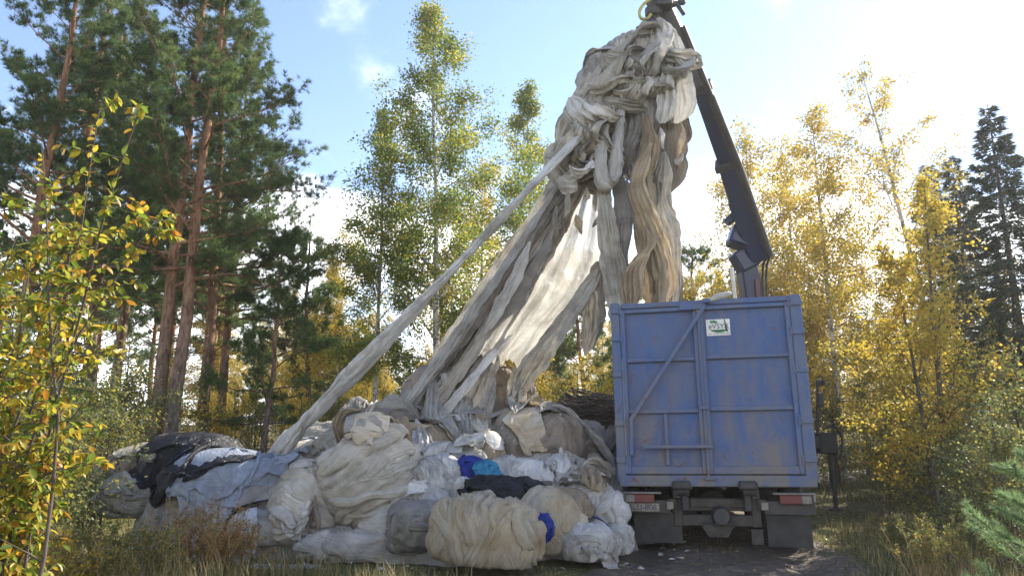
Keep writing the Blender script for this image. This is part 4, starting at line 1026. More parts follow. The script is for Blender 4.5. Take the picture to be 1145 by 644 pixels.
S([(728, 48, 10.9), (716, 66, 10.75), (699, 84, 10.7), (712, 96, 10.68), (728, 80, 10.75), (732, 62, 10.85)], [12, 17, 17, 17, 16, 10], 'white', 'net_swath', 'white net loop curled in the upper mass', 0.8, 5, 0.24, 1.0)
S([(724, 58, 11.0), (695, 66, 10.8), (672, 90, 10.75), (655, 118, 10.85), (648, 132, 11.0)], [22, 34, 40, 34, 18], 'beige', 'net_swath', 'wide beige net fold across the lifted mass', 0.7, 8, 0.28, 0.5)
S([(712, 96, 10.85), (688, 100, 10.7), (664, 112, 10.7), (645, 126, 10.9)], [20, 30, 30, 18], 'beige', 'net_swath', 'lower beige net fold sagging in the lifted mass', 0.7, 7, 0.26, -0.5)
S([(738, 98, 10.85), (716, 98, 10.72), (696, 106, 10.75), (684, 116, 10.9)], [14, 20, 20, 12], 'grey', 'net_swath', 'grey rolled fold under the white loop', 0.8, 6, 0.26, 1.0)
S([(672, 68, 11.2), (652, 98, 11.05), (640, 130, 11.0), (626, 166, 11.1)], [20, 32, 36, 24], 'beige', 'net_swath', 'long net fold running down the outer edge of the lifted mass', 0.7, 7, 0.28, 0.4)
S([(676, 138, 11.05), (644, 148, 10.85), (620, 170, 10.85), (632, 198, 10.85), (664, 208, 10.95)], [20, 30, 32, 32, 22], 'beige', 'net_swath', 'curled net knot at the lower edge of the lifted mass', 0.8, 7, 0.28, 0.8)
S([(668, 158, 10.9), (644, 172, 10.75), (640, 186, 10.75), (660, 192, 10.8)], [14, 24, 24, 14], 'beige', 'net_swath', 'small pleated fold inside the curled net knot', 0.7, 7, 0.3)
S([(648, 196, 10.9), (664, 204, 10.8), (682, 200, 10.85)], [14, 24, 12], 'brown', 'net_swath', 'brownish pouch hanging under the net knot', 0.8, 7, 0.25)
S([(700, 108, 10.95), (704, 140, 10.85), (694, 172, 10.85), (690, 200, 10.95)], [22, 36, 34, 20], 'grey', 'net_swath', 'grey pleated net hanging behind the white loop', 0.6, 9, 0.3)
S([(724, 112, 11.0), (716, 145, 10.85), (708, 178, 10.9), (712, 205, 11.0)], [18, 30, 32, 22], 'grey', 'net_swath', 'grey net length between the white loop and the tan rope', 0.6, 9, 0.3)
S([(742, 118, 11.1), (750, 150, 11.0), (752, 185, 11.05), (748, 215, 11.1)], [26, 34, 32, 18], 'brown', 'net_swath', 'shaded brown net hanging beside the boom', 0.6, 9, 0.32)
S([(764, 128, 11.2), (768, 150, 11.2), (766, 162, 11.2)], [10, 12, 5], 'brown', 'net_scrap', 'torn dark net tatter below the white lobe', 0.5, 6, 0.4)
S([(759, 160, 11.2), (764, 185, 11.2), (761, 204, 11.2)], [8, 9, 4], 'grey', 'net_scrap', 'thin grey net tatter sticking out towards the boom', 0.5, 6, 0.4)
rope([(678, 126, 10.65), (673, 165, 10.55), (672, 196, 10.52), (680, 206, 10.5), (687, 196, 10.52), (690, 160, 10.55), (695, 114, 10.7)], [8, 12, 15, 15, 17, 15, 10], 'white', 'net_loop', 'narrow white net loop dangling in front of the lifted mass', 0.55, 5, 0.3, close=(0.05, 0.05))
# folds and loops over the lifted mass
rng = np.random.default_rng(44)
for k in range(46):
    t_ = rng.uniform(0.05, 1.0); cx_ = 742 - 108 * t_ + rng.normal(0, 15) * (1 - 0.3 * t_); cy_ = 42 + 138 * t_ + rng.normal(0, 16)
    a_ = rng.choice([R(125), R(95), R(20), R(150)]) + rng.normal(0, 0.35); L_ = rng.uniform(30, 70); cu_ = rng.normal(0, 0.9); q_ = []; d_ = rng.uniform(10.55, 10.8)
    x_, y_ = cx_ - math.cos(a_) * L_ / 2, cy_ - math.sin(a_) * L_ / 2; ang = a_ - cu_ / 2
    for n_ in range(5):
        e_ = abs(n_ - 2) / 2.0; q_.append((x_, y_, d_ + 0.22 * e_ ** 2)); x_ += math.cos(ang) * L_ / 4; y_ += math.sin(ang) * L_ / 4; ang += cu_ / 4
    wd_ = rng.uniform(12, 30)
    S(q_, [wd_ * 0.6, wd_, wd_ * rng.uniform(0.8, 1.2), wd_, wd_ * 0.6], ('white' if cx_ > 725 and cy_ < 110 else ['beige', 'grey', 'beige', 'white', 'brown'][k % 5]), 'net_fold', 'crinkled net fold on the outside of the lifted mass', 0.55, 6, 0.34, rng.uniform(-2, 2), 0.22, 'netting', 'crinkled folds of the lifted mass', ring=36)
# straps to the heap
rope([(672, 128, 10.75), (610, 192, 10.4), (540, 266, 10.05), (430, 381, 9.75), (352, 462, 9.75), (300, 518, 10.2)], [12, 14, 16, 20, 24, 25], 'white', 'net_sling', 'long taut net sling stretched from the grab down to the heap', 0.45, 4, 0.34, 1.2, 0.06, close=(0.02, 0.02))
S([(640, 196, 11.0), (590, 262, 11.0), (530, 358, 11.1), (448, 462, 11.3)], [18, 20, 20, 26], 'grey', 'net_strap', 'grey strap of netting running down beneath the taut sling', 0.28, 9, 0.3, 0.4, close=(0.03, 0.03))
S([(630, 190, 11.4), (565, 296, 11.5), (500, 392, 11.6), (446, 458, 11.6)], [22, 26, 28, 34], 'beige', 'net_strap', 'outermost beige net strap facing the birches', 0.22, 11, 0.32, 0.3, close=(0.03, 0.03))
S([(652, 208, 11.1), (600, 290, 11.0), (560, 352, 11.05), (505, 440, 11.2)], [18, 24, 20, 24], 'brown', 'net_strap', 'brown net strap in the middle of the fan', 0.25, 10, 0.34, 0.4, close=(0.03, 0.03))
S([(592, 270, 10.75), (572, 316, 10.7), (558, 340, 10.7), (540, 374, 10.75)], [12, 20, 18, 12], 'white', 'net_strap', 'short white net strip curling at the edge of the fan', 0.4, 6, 0.3, 0.8)
S([(560, 340, 10.95), (530, 392, 10.9), (500, 432, 10.9), (474, 468, 10.9)], [10, 14, 14, 18], 'beige', 'net_strap', 'smooth pale strap ending on the heap crest', 0.25, 7, 0.2, close=(0.03, 0.03))
S([(570, 372, 10.9), (545, 402, 10.8), (515, 438, 10.75), (488, 470, 10.75)], [10, 14, 14, 16], 'white', 'net_strap', 'whitish strap beside the smooth pale one at the heap crest', 0.25, 7, 0.2, close=(0.03, 0.03))
S([(548, 392, 11.0), (530, 430, 10.95), (512, 466, 10.95)], [30, 44, 50], 'grey', 'net_strap', 'broad grey net flap under the hem of the wide sheet', 0.3, 9, 0.3, close=(0.05, 0.05))
S([(672, 296, 10.75), (640, 342, 10.7), (604, 396, 10.8), (572, 448, 11.1)], [12, 26, 26, 16], 'beige', 'net_strap', 'curved net strip hanging below the wide sheet', 0.25, 6, 0.25, 0.8, close=(0.04, 0.04))
S([(590, 392, 11.2), (578, 420, 11.1), (574, 448, 11.1), (578, 474, 11.1)], [16, 20, 24, 14], 'beige', 'net_strap', 'twisted upright net strip standing on the heap crest', 0.6, 6, 0.34, 0.8)
S([(674, 205, 10.7), (678, 250, 10.5), (686, 300, 10.45), (696, 356, 10.45)], [14, 22, 26, 28], 'beige', 'net_strap', 'pleated beige strip hanging down to the container corner', 0.35, 9, 0.26, close=(0.04, 0.02))
S([(690, 200, 10.8), (696, 240, 10.6), (694, 285, 10.55), (700, 330, 10.55)], [18, 22, 16, 14], 'grey', 'net_strap', 'grey strip behind the pleated beige one', 0.22, 11, 0.3, close=(0.04, 0.02))
S([(668, 292, 10.95), (664, 330, 10.85), (661, 366, 10.85), (654, 398, 10.85)], [10, 24, 26, 8], 'beige', 'net_scrap', 'pointed net tail dangling below the wide sheet', 0.5, 5, 0.22, 0.5, close=(0.05, 0.10))
# tan twisted rope lowered into the container
S([(722, 128, 10.60), (722, 170, 10.50), (714, 205, 10.45), (714, 245, 10.40), (722, 295, 10.40), (726, 350, 10.55)], [14, 24, 24, 26, 30, 36], 'tan', 'net_rope', 'thick tan net rope lowered into the container', 0.8, 9, 0.42, 2.0, 0.5, curl=0.95)
S([(728, 160, 10.40), (712, 205, 10.30), (726, 250, 10.25), (742, 296, 10.25), (740, 346, 10.35)], [12, 20, 24, 26, 24], 'tan', 'net_rope', 'thin tan net strand wound round the thick rope', 0.8, 7, 0.32, 1.2)
S([(712, 240, 10.35), (722, 272, 10.25), (708, 305, 10.23), (706, 344, 10.35)], [12, 20, 26, 22], 'tan', 'net_rope', 'lumpy tan net strand at the bottom of the thick rope', 0.8, 7, 0.34, 1.0, 0.18)
S([(742, 170, 10.65), (738, 220, 10.60), (748, 265, 10.55), (752, 300, 10.55), (750, 350, 10.65)], [18, 24, 24, 20, 18], 'beige', 'net_rope', 'grey beige net strand on the boom side of the tan rope', 0.7, 8, 0.32, 0.8)
S([(757, 296, 10.80), (760, 320, 10.80), (759, 352, 11.0)], [5, 8, 8], 'grey', 'net_scrap', 'thin dark strand beside the tan rope at the container rim', 0.6, 6, 0.3)

def patch(corners, nu, nv, mat, name, label, sag, pleats, seed, ragged=0.03):
    """slack sheet between four photo corners (px, py, Y): TL, TR, BR, BL, with long folds from top to hem"""
    c = np.array([at(*q) for q in corners]); U, V = np.meshgrid(np.linspace(0, 1, nu), np.linspace(0, 1, nv)); u = U.ravel()[:, None]; v = V.ravel()[:, None]
    P = (1 - v) * ((1 - u) * c[0] + u * c[1]) + v * ((1 - u) * c[3] + u * c[2])
    nrm = np.cross(c[1] - c[0], c[3] - c[0]); nrm /= np.linalg.norm(nrm)
    if nrm[1] > 0: nrm = -nrm
    q = np.concatenate([u * 2.2, v * 0.9, u * 0 + seed], 1)
    h = 0.11 * fbm(q * 1.4, seed, 3) + 0.05 * np.sin(2 * np.pi * (pleats * u[:, 0] + 0.7 * fbm(q, seed + 1, 2))) * (0.35 + 0.65 * v[:, 0])
    h += 0.03 * np.abs(noise(q * 6, seed + 2)) + sag * np.sin(np.pi * v[:, 0]) * np.sin(np.pi * np.clip(u[:, 0], 0, 1))
    P = P + nrm * h[:, None]
    ed = (np.clip(v - 0.9, 0, 1) * 10 + np.clip(u - 0.94, 0, 1) * 8)
    P = P + (c[3] - c[0]) * ed * ragged * noise(np.concatenate([u * 13, v * 9, u * 0], 1), seed + 4)[:, None]
    ii = (np.arange(nv - 1)[:, None] * nu + np.arange(nu - 1)[None, :]).ravel()
    f = np.stack([ii, ii + 1, ii + nu + 1, ii + nu], 1)
    uv = np.concatenate([u * np.linalg.norm(c[2] - c[3]), v * np.linalg.norm(c[3] - c[0])], 1)
    org = c.mean(0); o = ob(name, make_mesh(name, P - org, f, uv), NET[mat], None, org)
    md = o.modifiers.new('solid', 'SOLIDIFY'); md.thickness = 0.004
    return tag(o, label, 'net sheet')
def sheet2(left, right, nu, nv, mat, name, label, seed):
    """one slack sheet between two edge lines of photo points, folds running down it, torn hem"""
    A_ = catmull([at(*q) for q in left], nv); B_ = catmull([at(*q) for q in right], nv); u = np.linspace(0, 1, nu)
    U, V = np.meshgrid(u, np.linspace(0, 1, nv)); uu = U.ravel(); vv = V.ravel(); k = np.repeat(np.arange(nv), nu)
    P = A_[k] * (1 - uu)[:, None] + B_[k] * uu[:, None]; q = np.stack([uu * 2.4, vv * 1.1, uu * 0 + seed], 1)
    h = 0.09 * fbm(q * 1.3, seed, 3) + 0.035 * np.sin(2 * np.pi * (3.5 * uu + 0.9 * fbm(q, seed + 1, 2))) + 0.03 * np.abs(noise(q * 4.5, seed + 2)) + 0.012 * crumple(q * 4, seed + 7)
    P[:, 1] -= h; hem = np.clip(vv - 0.93, 0, 1) / 0.07
    P[:, 2] += hem * 0.09 * noise(np.stack([uu * 12, vv * 0, vv * 0], 1), seed + 4) + 0.03 * hem * noise(np.stack([uu * 40, vv * 0, vv * 0], 1), seed + 5)
    ii = (np.arange(nv - 1)[:, None] * nu + np.arange(nu - 1)[None, :]).ravel(); org = P.mean(0)
    o = ob(name, make_mesh(name, P - org, np.stack([ii, ii + 1, ii + nu + 1, ii + nu], 1), np.stack([uu * 1.2, vv * 3], 1)), NET[mat], None, org)
    return tag(o, label, 'net sheet')
sheet2([(640, 212, 11.0), (592, 298, 10.92), (546, 372, 10.86), (534, 398, 10.84)], [(676, 206, 11.05), (681, 262, 11.05), (676, 304, 11.0), (640, 348, 10.9), (588, 410, 10.82)], 70, 110, 'sheet', 'net_sheet', 'wide bright translucent white net sheet in the middle of the fan', 61)
patch([(632, 205, 11.35), (645, 213, 11.3), (512, 415, 11.4), (462, 440, 11.5)], 50, 90, 'web', 'net_sheet', 'grey net web stretched between the straps', 0.04, 6, 64)
rng = np.random.default_rng(8)
for k in range(24):      # thin strands of the fan
    u = rng.uniform(0, 1); x0 = 626 + 24 * u; x3 = 438 + 78 * u + rng.normal(0, 14); d_ = 10.85 + rng.uniform(0, 0.7)
    f1, f2 = 0.36, 0.70; sg_ = rng.uniform(0, 9)
    y3 = rng.uniform(425, 470) if k % 4 else rng.uniform(330, 420); fr_ = (y3 - 205) / 255.0; x3 = x0 + (x3 - x0) * fr_
    S([(x0, 200 + 12 * u, d_), (x0 + (x3 - x0) * f1, 204 + (y3 - 204) * f1 + sg_, d_), (x0 + (x3 - x0) * f2, 204 + (y3 - 204) * f2 + sg_, d_ + 0.05), (x3, y3, d_ + 0.1)],
      [rng.uniform(3, 8), rng.uniform(4, 11), rng.uniform(4, 13), rng.uniform(3, 10)], ['beige', 'grey', 'white', 'brown', 'beige'][k % 5], 'net_strand', 'thin net strand in the fan between lifted mass and heap', 0.22, 5, 0.4, rng.uniform(-2, 2), 0.22, 'netting', 'thin strands of the fan', (0.02, 0.05), ring=22)
for k in range(30):      # ragged ends hanging off the lifted mass
    a_ = rng.uniform(0, 1); x0 = rng.choice([rng.uniform(618, 690), rng.uniform(690, 768)]); y0 = (215 - (x0 - 618) * 0.35 if x0 < 690 else 190 - (x0 - 690) * 0.5) + rng.normal(0, 22); L_ = rng.uniform(12, 38); dd_ = rng.uniform(10.5, 10.9); sl = rng.normal(0, 4)
    S([(x0, y0, dd_ + 0.1), (x0 + sl * 0.4, y0 + L_ * 0.4, dd_), (x0 + sl + rng.normal(0, 3), y0 + L_ * 0.75, dd_), (x0 + sl, y0 + L_, dd_)], [3, rng.uniform(4, 9), rng.uniform(3, 8), 1.5], ['beige', 'grey', 'brown', 'white', 'tan'][k % 5],
      'net_tatter', 'ragged net end dangling from the lifted mass', 0.3, 4, 0.45, rng.uniform(-2, 2), 0.3, 'netting', 'ragged ends on the lifted mass', ring=20)
# ---- plastic sheets draped over the heap (small cloth solver) -------------
def drape(name, mat, label, cx, cy, Lx, Ly, yaw, seed, n=(34, 28), crush=0.75, steps=110, lift=0.35, cat='plastic sheet', thick=0.006, base=None):
    rng = np.random.default_rng(seed); nx_, ny_ = n
    U, V = np.meshgrid(np.linspace(-0.5, 0.5, nx_), np.linspace(-0.5, 0.5, ny_))
    u = U.ravel(); v = V.ravel(); ca, sa = math.cos(R(yaw)), math.sin(R(yaw))
    fl = np.stack([u * Lx, v * Ly], 1)
    q = np.stack([u * 3, v * 3, u * 0 + seed], 1)
    x = fl * crush + 0.16 * min(Lx, Ly) * np.stack([fbm(q * 1.3, seed, 2), fbm(q * 1.3 + 7, seed + 1, 2)], 1)
    wx = cx + x[:, 0] * ca - x[:, 1] * sa; wy = cy + x[:, 0] * sa + x[:, 1] * ca
    P = np.stack([wx, wy, pile_h(wx, wy) + lift + 0.25 * fbm(q * 2, seed + 2, 2)], 1); Vv = np.zeros_like(P)
    idx = np.arange(nx_ * ny_).reshape(ny_, nx_); dxr = Lx / (nx_ - 1); dyr = Ly / (ny_ - 1)
    cons = []
    def addc(a, b, L, k):
        a = a.ravel(); b = b.ravel(); cons.append((a, b, L, k))
    for s in (0, 1):
        addc(idx[:, s:-1:2], idx[:, s + 1::2], dxr, 1.0); addc(idx[s:-1:2, :], idx[s + 1::2, :], dyr, 1.0)
        addc(idx[:-1, s:-1:2], idx[1:, s + 1::2], math.hypot(dxr, dyr), 0.35); addc(idx[1:, s:-1:2], idx[:-1, s + 1::2], math.hypot(dxr, dyr), 0.35)
    addc(idx[:, :-2], idx[:, 2:], 2 * dxr, 0.10); addc(idx[:-2, :], idx[2:, :], 2 * dyr, 0.10)
    for st in range(steps):
        Vv[:, 2] -= 0.012; Q = P + Vv; 
        for it in range(5):
            for a, b, L, k in cons:
                d = Q[b] - Q[a]; l = np.linalg.norm(d, axis=1) + 1e-9; c = (d * ((l - L) / l * 0.5 * k)[:, None])
                if k < 0.2: np.add.at(Q, a, c * 0.6); np.add.at(Q, b, -c * 0.6)
                elif k < 0.9: np.add.at(Q, a, c); np.add.at(Q, b, -c)
                else: Q[a] += c; Q[b] -= c
            h = pile_h(Q[:, 0], Q[:, 1]) + 0.015 if it in (0, 4) else h
            hit = Q[:, 2] < h; Q[hit, 2] = h[hit]
        Vv = (Q - P) * 0.86; Vv[hit] *= 0.35
        sp = np.linalg.norm(Vv, axis=1); Vv *= np.minimum(1, 0.08 / (sp + 1e-9))[:, None]; P = Q
    org = P.mean(0)
    f = np.stack([idx[:-1, :-1].ravel(), idx[:-1, 1:].ravel(), idx[1:, 1:].ravel(), idx[1:, :-1].ravel()], 1)
    o = ob(name, make_mesh(name, P - org, f, np.stack([fl[:, 0], fl[:, 1]], 1)), mat, None, org)
    sb = o.modifiers.new('smooth', 'SUBSURF'); sb.levels = 1; sb.render_levels = 1
    if thick < 0.01:
        md = o.modifiers.new('solid', 'SOLIDIFY'); md.thickness = thick
    return tag(o, label, cat)
pile_exact = pile_h; GRID = {}
def pile_h(x, y):      # the same height field, read from a grid
    if not GRID:
        gxs = np.arange(-6, 4.01, 0.03); gys = np.arange(5, 14.01, 0.03); X_, Y_ = np.meshgrid(gxs, gys)
        GRID['h'] = pile_exact(X_.ravel(), Y_.ravel()).reshape(X_.shape)
    h = GRID['h']; ny_, nx_ = h.shape; u = (np.asarray(x) + 6) / 0.03; v = (np.asarray(y) - 5) / 0.03
    ins = (u >= 0) & (u < nx_ - 1.01) & (v >= 0) & (v < ny_ - 1.01)
    uc = np.clip(u, 0, nx_ - 1.02); vc = np.clip(v, 0, ny_ - 1.02); i = uc.astype(int); j = vc.astype(int); fu = uc - i; fv = vc - j
    r = (h[j, i] * (1 - fu) + h[j, i + 1] * fu) * (1 - fv) + (h[j + 1, i] * (1 - fu) + h[j + 1, i + 1] * fu) * fv
    return r if ins.all() else np.where(ins, r, gz(x, y))
def gxy(px, py, Y): q = at(px, py, Y); return q[0], q[1]
def drp(name, mat, label, px, py, Y, *a, **k): x, y = gxy(px, py, Y); return drape(name, mat, label, x, y, *a, **k)
drp('plastic_tarp', PL['black'], 'black plastic tarp crumpled over the bush end of the heap', 215, 520, 10.0, 2.5, 1.9, 8, 71, (44, 34), 0.60)
drp('plastic_tarp', PL['violet'], 'violet black plastic film hanging to the ground by the rusty weeds', 188, 572, 9.5, 0.9, 1.2, 10, 72, (24, 28), 0.75)
drp('plastic_sheet', PL['grey'], 'big blue grey plastic sheet draped over the black tarp', 258, 535, 9.62, 2.0, 1.4, -12, 73, (40, 30), 0.70)
drp('plastic_sheet', PL['grey'], 'blue grey plastic sheet spread on the heap next to the taut sling', 310, 512, 10.15, 1.6, 1.4, -20, 74, (36, 32), 0.66)
drp('plastic_tarp', PL['black'], 'black plastic film peeping out below the big blue grey sheet', 275, 568, 9.45, 1.0, 0.7, -15, 75, (26, 20), 0.8)
drp('plastic_sheet', PL['white'], 'small crumpled blue and white plastic by the grass edge', 290, 598, 8.95, 0.95, 0.75, 35, 76, (28, 24), 0.6)
drp('plastic_strap', PL['blue'], 'thin blue plastic strap over the small pale bundle', 666, 592, 8.60, 0.50, 0.14, -28, 81, (24, 8), 0.9, cat='plastic strap')
drp('plastic_strap', PL['blue'], 'short blue plastic scrap wedged by the tan ball', 646, 580, 8.85, 0.28, 0.24, 10, 82, (12, 12), 0.7, cat='plastic strap')
drp('plastic_strap', PL['blue'], 'tiny blue plastic scrap near the round white bundle', 397, 487, 10.75, 0.18, 0.22, 10, 83, (10, 12), 0.7, cat='plastic strap')
drp('plastic_sheet', PL['white'], 'white plastic sheet lying in the grass by the large-leaved shrub', 112, 622, 7.6, 1.2, 0.9, 10, 84, (28, 24), 0.75)
drp('plastic_sheet', PL['white'], 'small white plastic scrap in the shade below the brownish bundle', 168, 552, 9.7, 0.5, 0.45, 25, 85, (18, 16), 0.75)
drp('plastic_sheet', PL['white'], 'thin white film strip trodden into the grass beside the striped film', 318, 618, 8.5, 0.8, 0.25, -10, 86, (26, 10), 0.8)

drp('net_rag', NET['grey'], 'grey net rag over the shadowed scraps near the large-leaved shrub', 150, 552, 9.9, 1.1, 0.9, 20, 91, (24, 20), 0.6, cat='net rag')
drp('net_rag', NET['beige'], 'beige net rag thrown over the brownish bundle', 165, 530, 10.4, 1.2, 0.9, -20, 92, (24, 20), 0.6, cat='net rag')
drp('net_rag', NET['white'], 'whitish net rag on the ground below the black tarp', 210, 590, 9.1, 1.0, 0.7, 10, 93, (24, 18), 0.6, cat='net rag')
# rags of net thrown over the bundles
rng = np.random.default_rng(17)
for k in range(36):
    for _ in range(40):
        x_ = rng.uniform(-3.0, 1.8); y_ = rng.uniform(8.3, 11.5); z_ = float(pile_h(np.array([x_]), np.array([y_]))[0])
        dc = y_ * math.cos(PITCH) + (z_ - CAMH) * math.sin(PITCH); pxw = 572.5 + FPX * x_ / dc; pyw = 322 - FPX * (-y_ * math.sin(PITCH) + (z_ - CAMH) * math.cos(PITCH)) / dc
        if z_ > 0.25 and not (495 < pxw < 625 and 505 < pyw < 610) and pxw > 335: break
    mk = ['white', 'beige', 'white', 'grey', 'tan', 'white', 'paletan', 'beige', 'brown'][k % 9]
    drape('net_rag', NET[mk], {'white': 'white', 'beige': 'beige', 'grey': 'grey', 'tan': 'tan', 'paletan': 'pale tan', 'brown': 'brown'}[mk] + ' net rag crumpled over the bundles of the heap', x_, y_, rng.uniform(0.5, 1.15), rng.uniform(0.4, 0.8), rng.uniform(0, 180), 200 + k, (20, 16), rng.uniform(0.5, 0.7), 48, 0.12, 'net rag', 0.012)['group'] = 'rags of ' + mk + ' net on the heap'
for k in range(64):
    x_ = rng.uniform(-3.0, 1.7); y_ = rng.uniform(8.3, 11.2); a_ = rng.uniform(0, 6.28); L_ = rng.uniform(0.45, 1.25); q_ = []
    for t_ in (0, 0.33, 0.66, 1):
        xx = x_ + math.cos(a_) * L_ * t_ + rng.normal(0, 0.05); yy = y_ + math.sin(a_) * L_ * t_ + rng.normal(0, 0.05); zz = float(pile_h(np.array([xx]), np.array([yy]))[0]) + 0.06
        dc = yy * math.cos(PITCH) + (zz - CAMH) * math.sin(PITCH); q_.append((572.5 + FPX * xx / dc, 322 - FPX * (-yy * math.sin(PITCH) + (zz - CAMH) * math.cos(PITCH)) / dc, yy))
    if zz < 0.2 or q_[0][0] < 350 or q_[-1][0] < 350: continue
    if any(495 < a0 < 622 and 506 < b0 < 606 for a0, b0, c0 in q_): continue
    S(q_, [5, rng.uniform(10, 30), rng.uniform(10, 30), 6], ['white', 'beige', 'grey', 'white', 'tan'][k % 5], 'net_end', 'loose flat net end lying over the bundles of the heap', 0.3, int(rng.integers(5, 10)), 0.4, rng.uniform(-0.6, 0.6), 0.35, 'netting', 'loose ends on the heap', wdir=(math.sin(a_), -math.cos(a_), 0.1), ring=40, curl=0.7)

# ------------------------------------------------------------------ truck and container
M_BLUE = paint_mat('container_blue', (0.030, 0.090, 0.265), 0.95)
M_BAR = paint_mat('container_bar_blue', (0.046, 0.104, 0.255), 1.0)
M_DARK = plain('dark_metal', (0.035, 0.035, 0.038), 0.6, 0.2, (0.07, 0.063, 0.055), 5, 0.3)
M_MUDDY = plain('muddy_metal', (0.035, 0.032, 0.028), 0.85, 0.0, (0.085, 0.073, 0.06), 7, 0.5)
M_RUB = plain('rubber', (0.028, 0.027, 0.026), 0.85, 0.0, (0.06, 0.054, 0.047), 5, 0.3)
M_FLAP = plain('mud_flap_rubber', (0.032, 0.031, 0.029), 0.85, 0.0, (0.06, 0.055, 0.048), 6, 0.3)
M_RED = plain('lamp_red', (0.17, 0.016, 0.014), 0.4, 0, (0.09, 0.035, 0.03), 14)
M_WHITE = plain('lamp_clear', (0.24, 0.21, 0.17), 0.5, 0, (0.13, 0.115, 0.095), 14)
M_PALE = plain('dusty_white_metal', (0.26, 0.245, 0.225), 0.8, 0, (0.12, 0.11, 0.095), 9)
M_PLATE = plain('plate_yellowed', (0.30, 0.255, 0.19), 0.7, 0, (0.15, 0.125, 0.095), 9)
M_SIGN = plain('sign_white', (0.72, 0.72, 0.66), 0.5, 0, (0.60, 0.60, 0.55), 9)
M_INK = plain('sign_ink', (0.04, 0.045, 0.10), 0.6); M_GREENI = plain('sign_green', (0.04, 0.20, 0.09), 0.6)
M_CRANE = plain('crane_blue', (0.012, 0.022, 0.075), 0.35, 0.0, (0.022, 0.03, 0.07), 3, 0.05)
M_GLASS = plain('cab_glass', (0.02, 0.025, 0.03), 0.08, 0, (0.03, 0.035, 0.04), 3)
M_CAB = plain('cab_blue', (0.04, 0.08, 0.28), 0.3, 0, (0.05, 0.085, 0.24), 3)
M_STEEL = plain('steel_rod', (0.45, 0.45, 0.46), 0.25, 1.0); M_HOSE = plain('hose_yellow', (0.45, 0.40, 0.12), 0.5); M_HOSEB = plain('hose_black', (0.02, 0.02, 0.02), 0.5)
M_SHINY = plain('worn_boom_metal', (0.16, 0.17, 0.20), 0.35, 0.6, (0.10, 0.11, 0.14), 5)

CW, CZ, CH_, CLEN = 2.55, 0.844, 2.51, 4.5
def ux(u): return -CW / 2 + CW * u
def wz(w): return CZ + CH_ * w
def text_mesh(s, size, ext=0.002):
    cu = bpy.data.curves.new('lettering', 'FONT'); cu.body = s; cu.size = size; cu.extrude = ext; cu.align_x = 'CENTER'; cu.align_y = 'CENTER'
    o = bpy.data.objects.new('lettering_tmp', cu); COL.objects.link(o)
    dg = bpy.context.evaluated_depsgraph_get(); me = bpy.data.meshes.new_from_object(o.evaluated_get(dg)); bpy.data.objects.remove(o); bpy.data.curves.remove(cu)
    return me

cont = empty('waste_container', (RX, RY, 0), -HEAD); cont.rotation_euler = (0, R(-0.8), -HEAD)
tag(cont, 'scuffed blue steel waste container with barred double doors on the truck', 'container')
def part(name, mat, parent, fn, smooth=False):
    m = MB(); fn(m); return m.build(name, mat, parent, smooth)
part('floor', M_MUDDY, cont, lambda m: m.box((0, CLEN / 2, CZ + 0.14), (CW - 0.14, CLEN - 0.1, 0.08)))
for sx in (-1, 1):
    wall = part('side_wall', M_BLUE, cont, lambda m: m.box((sx * (CW / 2 - 0.06), CLEN / 2 + 0.05, CZ + CH_ / 2), (0.02, CLEN - 0.12, CH_ - 0.06)))
    for k in range(8):
        part('rib', M_BAR, wall, lambda m: m.box((sx * (CW / 2 - 0.025), 0.42 + k * 0.56, CZ + CH_ / 2), (0.05, 0.09, CH_ - 0.2), 0.008))
    part('top_rail', M_BAR, cont, lambda m: m.box((sx * (CW / 2 - 0.045), CLEN / 2 + 0.09, CZ + CH_ - 0.055), (0.11, CLEN - 0.19, 0.11), 0.012))
    part('bottom_rail', M_BAR, cont, lambda m: m.box((sx * (CW / 2 - 0.045), CLEN / 2 + 0.09, CZ + 0.07), (0.11, CLEN - 0.19, 0.14), 0.012))
fw = part('front_wall', M_BLUE, cont, lambda m: m.box((0, CLEN - 0.03, CZ + CH_ / 2), (CW - 0.16, 0.03, CH_ - 0.05)))
for k in range(4):
    part('rib', M_BAR, fw, lambda m: m.box((-0.9 + 0.6 * k, CLEN + 0.02, CZ + CH_ / 2), (0.09, 0.05, CH_ - 0.2), 0.008))
# rear frame
for sx in (-1, 1):
    wd = 0.125 if sx < 0 else 0.155
    post = part('corner_post', M_BAR, cont, lambda m: m.box((sx * (CW / 2 - wd / 2), 0.06, CZ + CH_ / 2 + 0.02 + (0.02 if sx < 0 else 0.01)), (wd, 0.14, CH_ - 0.06), 0.012))
    for w in (0.955, 0.80, 0.60, 0.335, 0.14):
        part('hinge', M_BAR, post, lambda m: (m.box((sx * (CW / 2 - wd / 2 + 0.004), -0.022, wz(w)), (wd * 0.98, 0.03, 0.075), 0.006),
                                             m.tube([(sx * (CW / 2 - wd - 0.01), -0.02, wz(w) - 0.06), (sx * (CW / 2 - wd - 0.01), -0.02, wz(w) + 0.06)], 0.017, 8)))
part('header', M_BAR, cont, lambda m: m.box((0.0, 0.07, wz(0.982)), (CW - 0.29, 0.12, 0.075), 0.01))
part('sill', M_BAR, cont, lambda m: (m.box((0, 0.05, wz(0.030)), (CW - 0.04, 0.13, 0.145), 0.012)))
US = 0.468
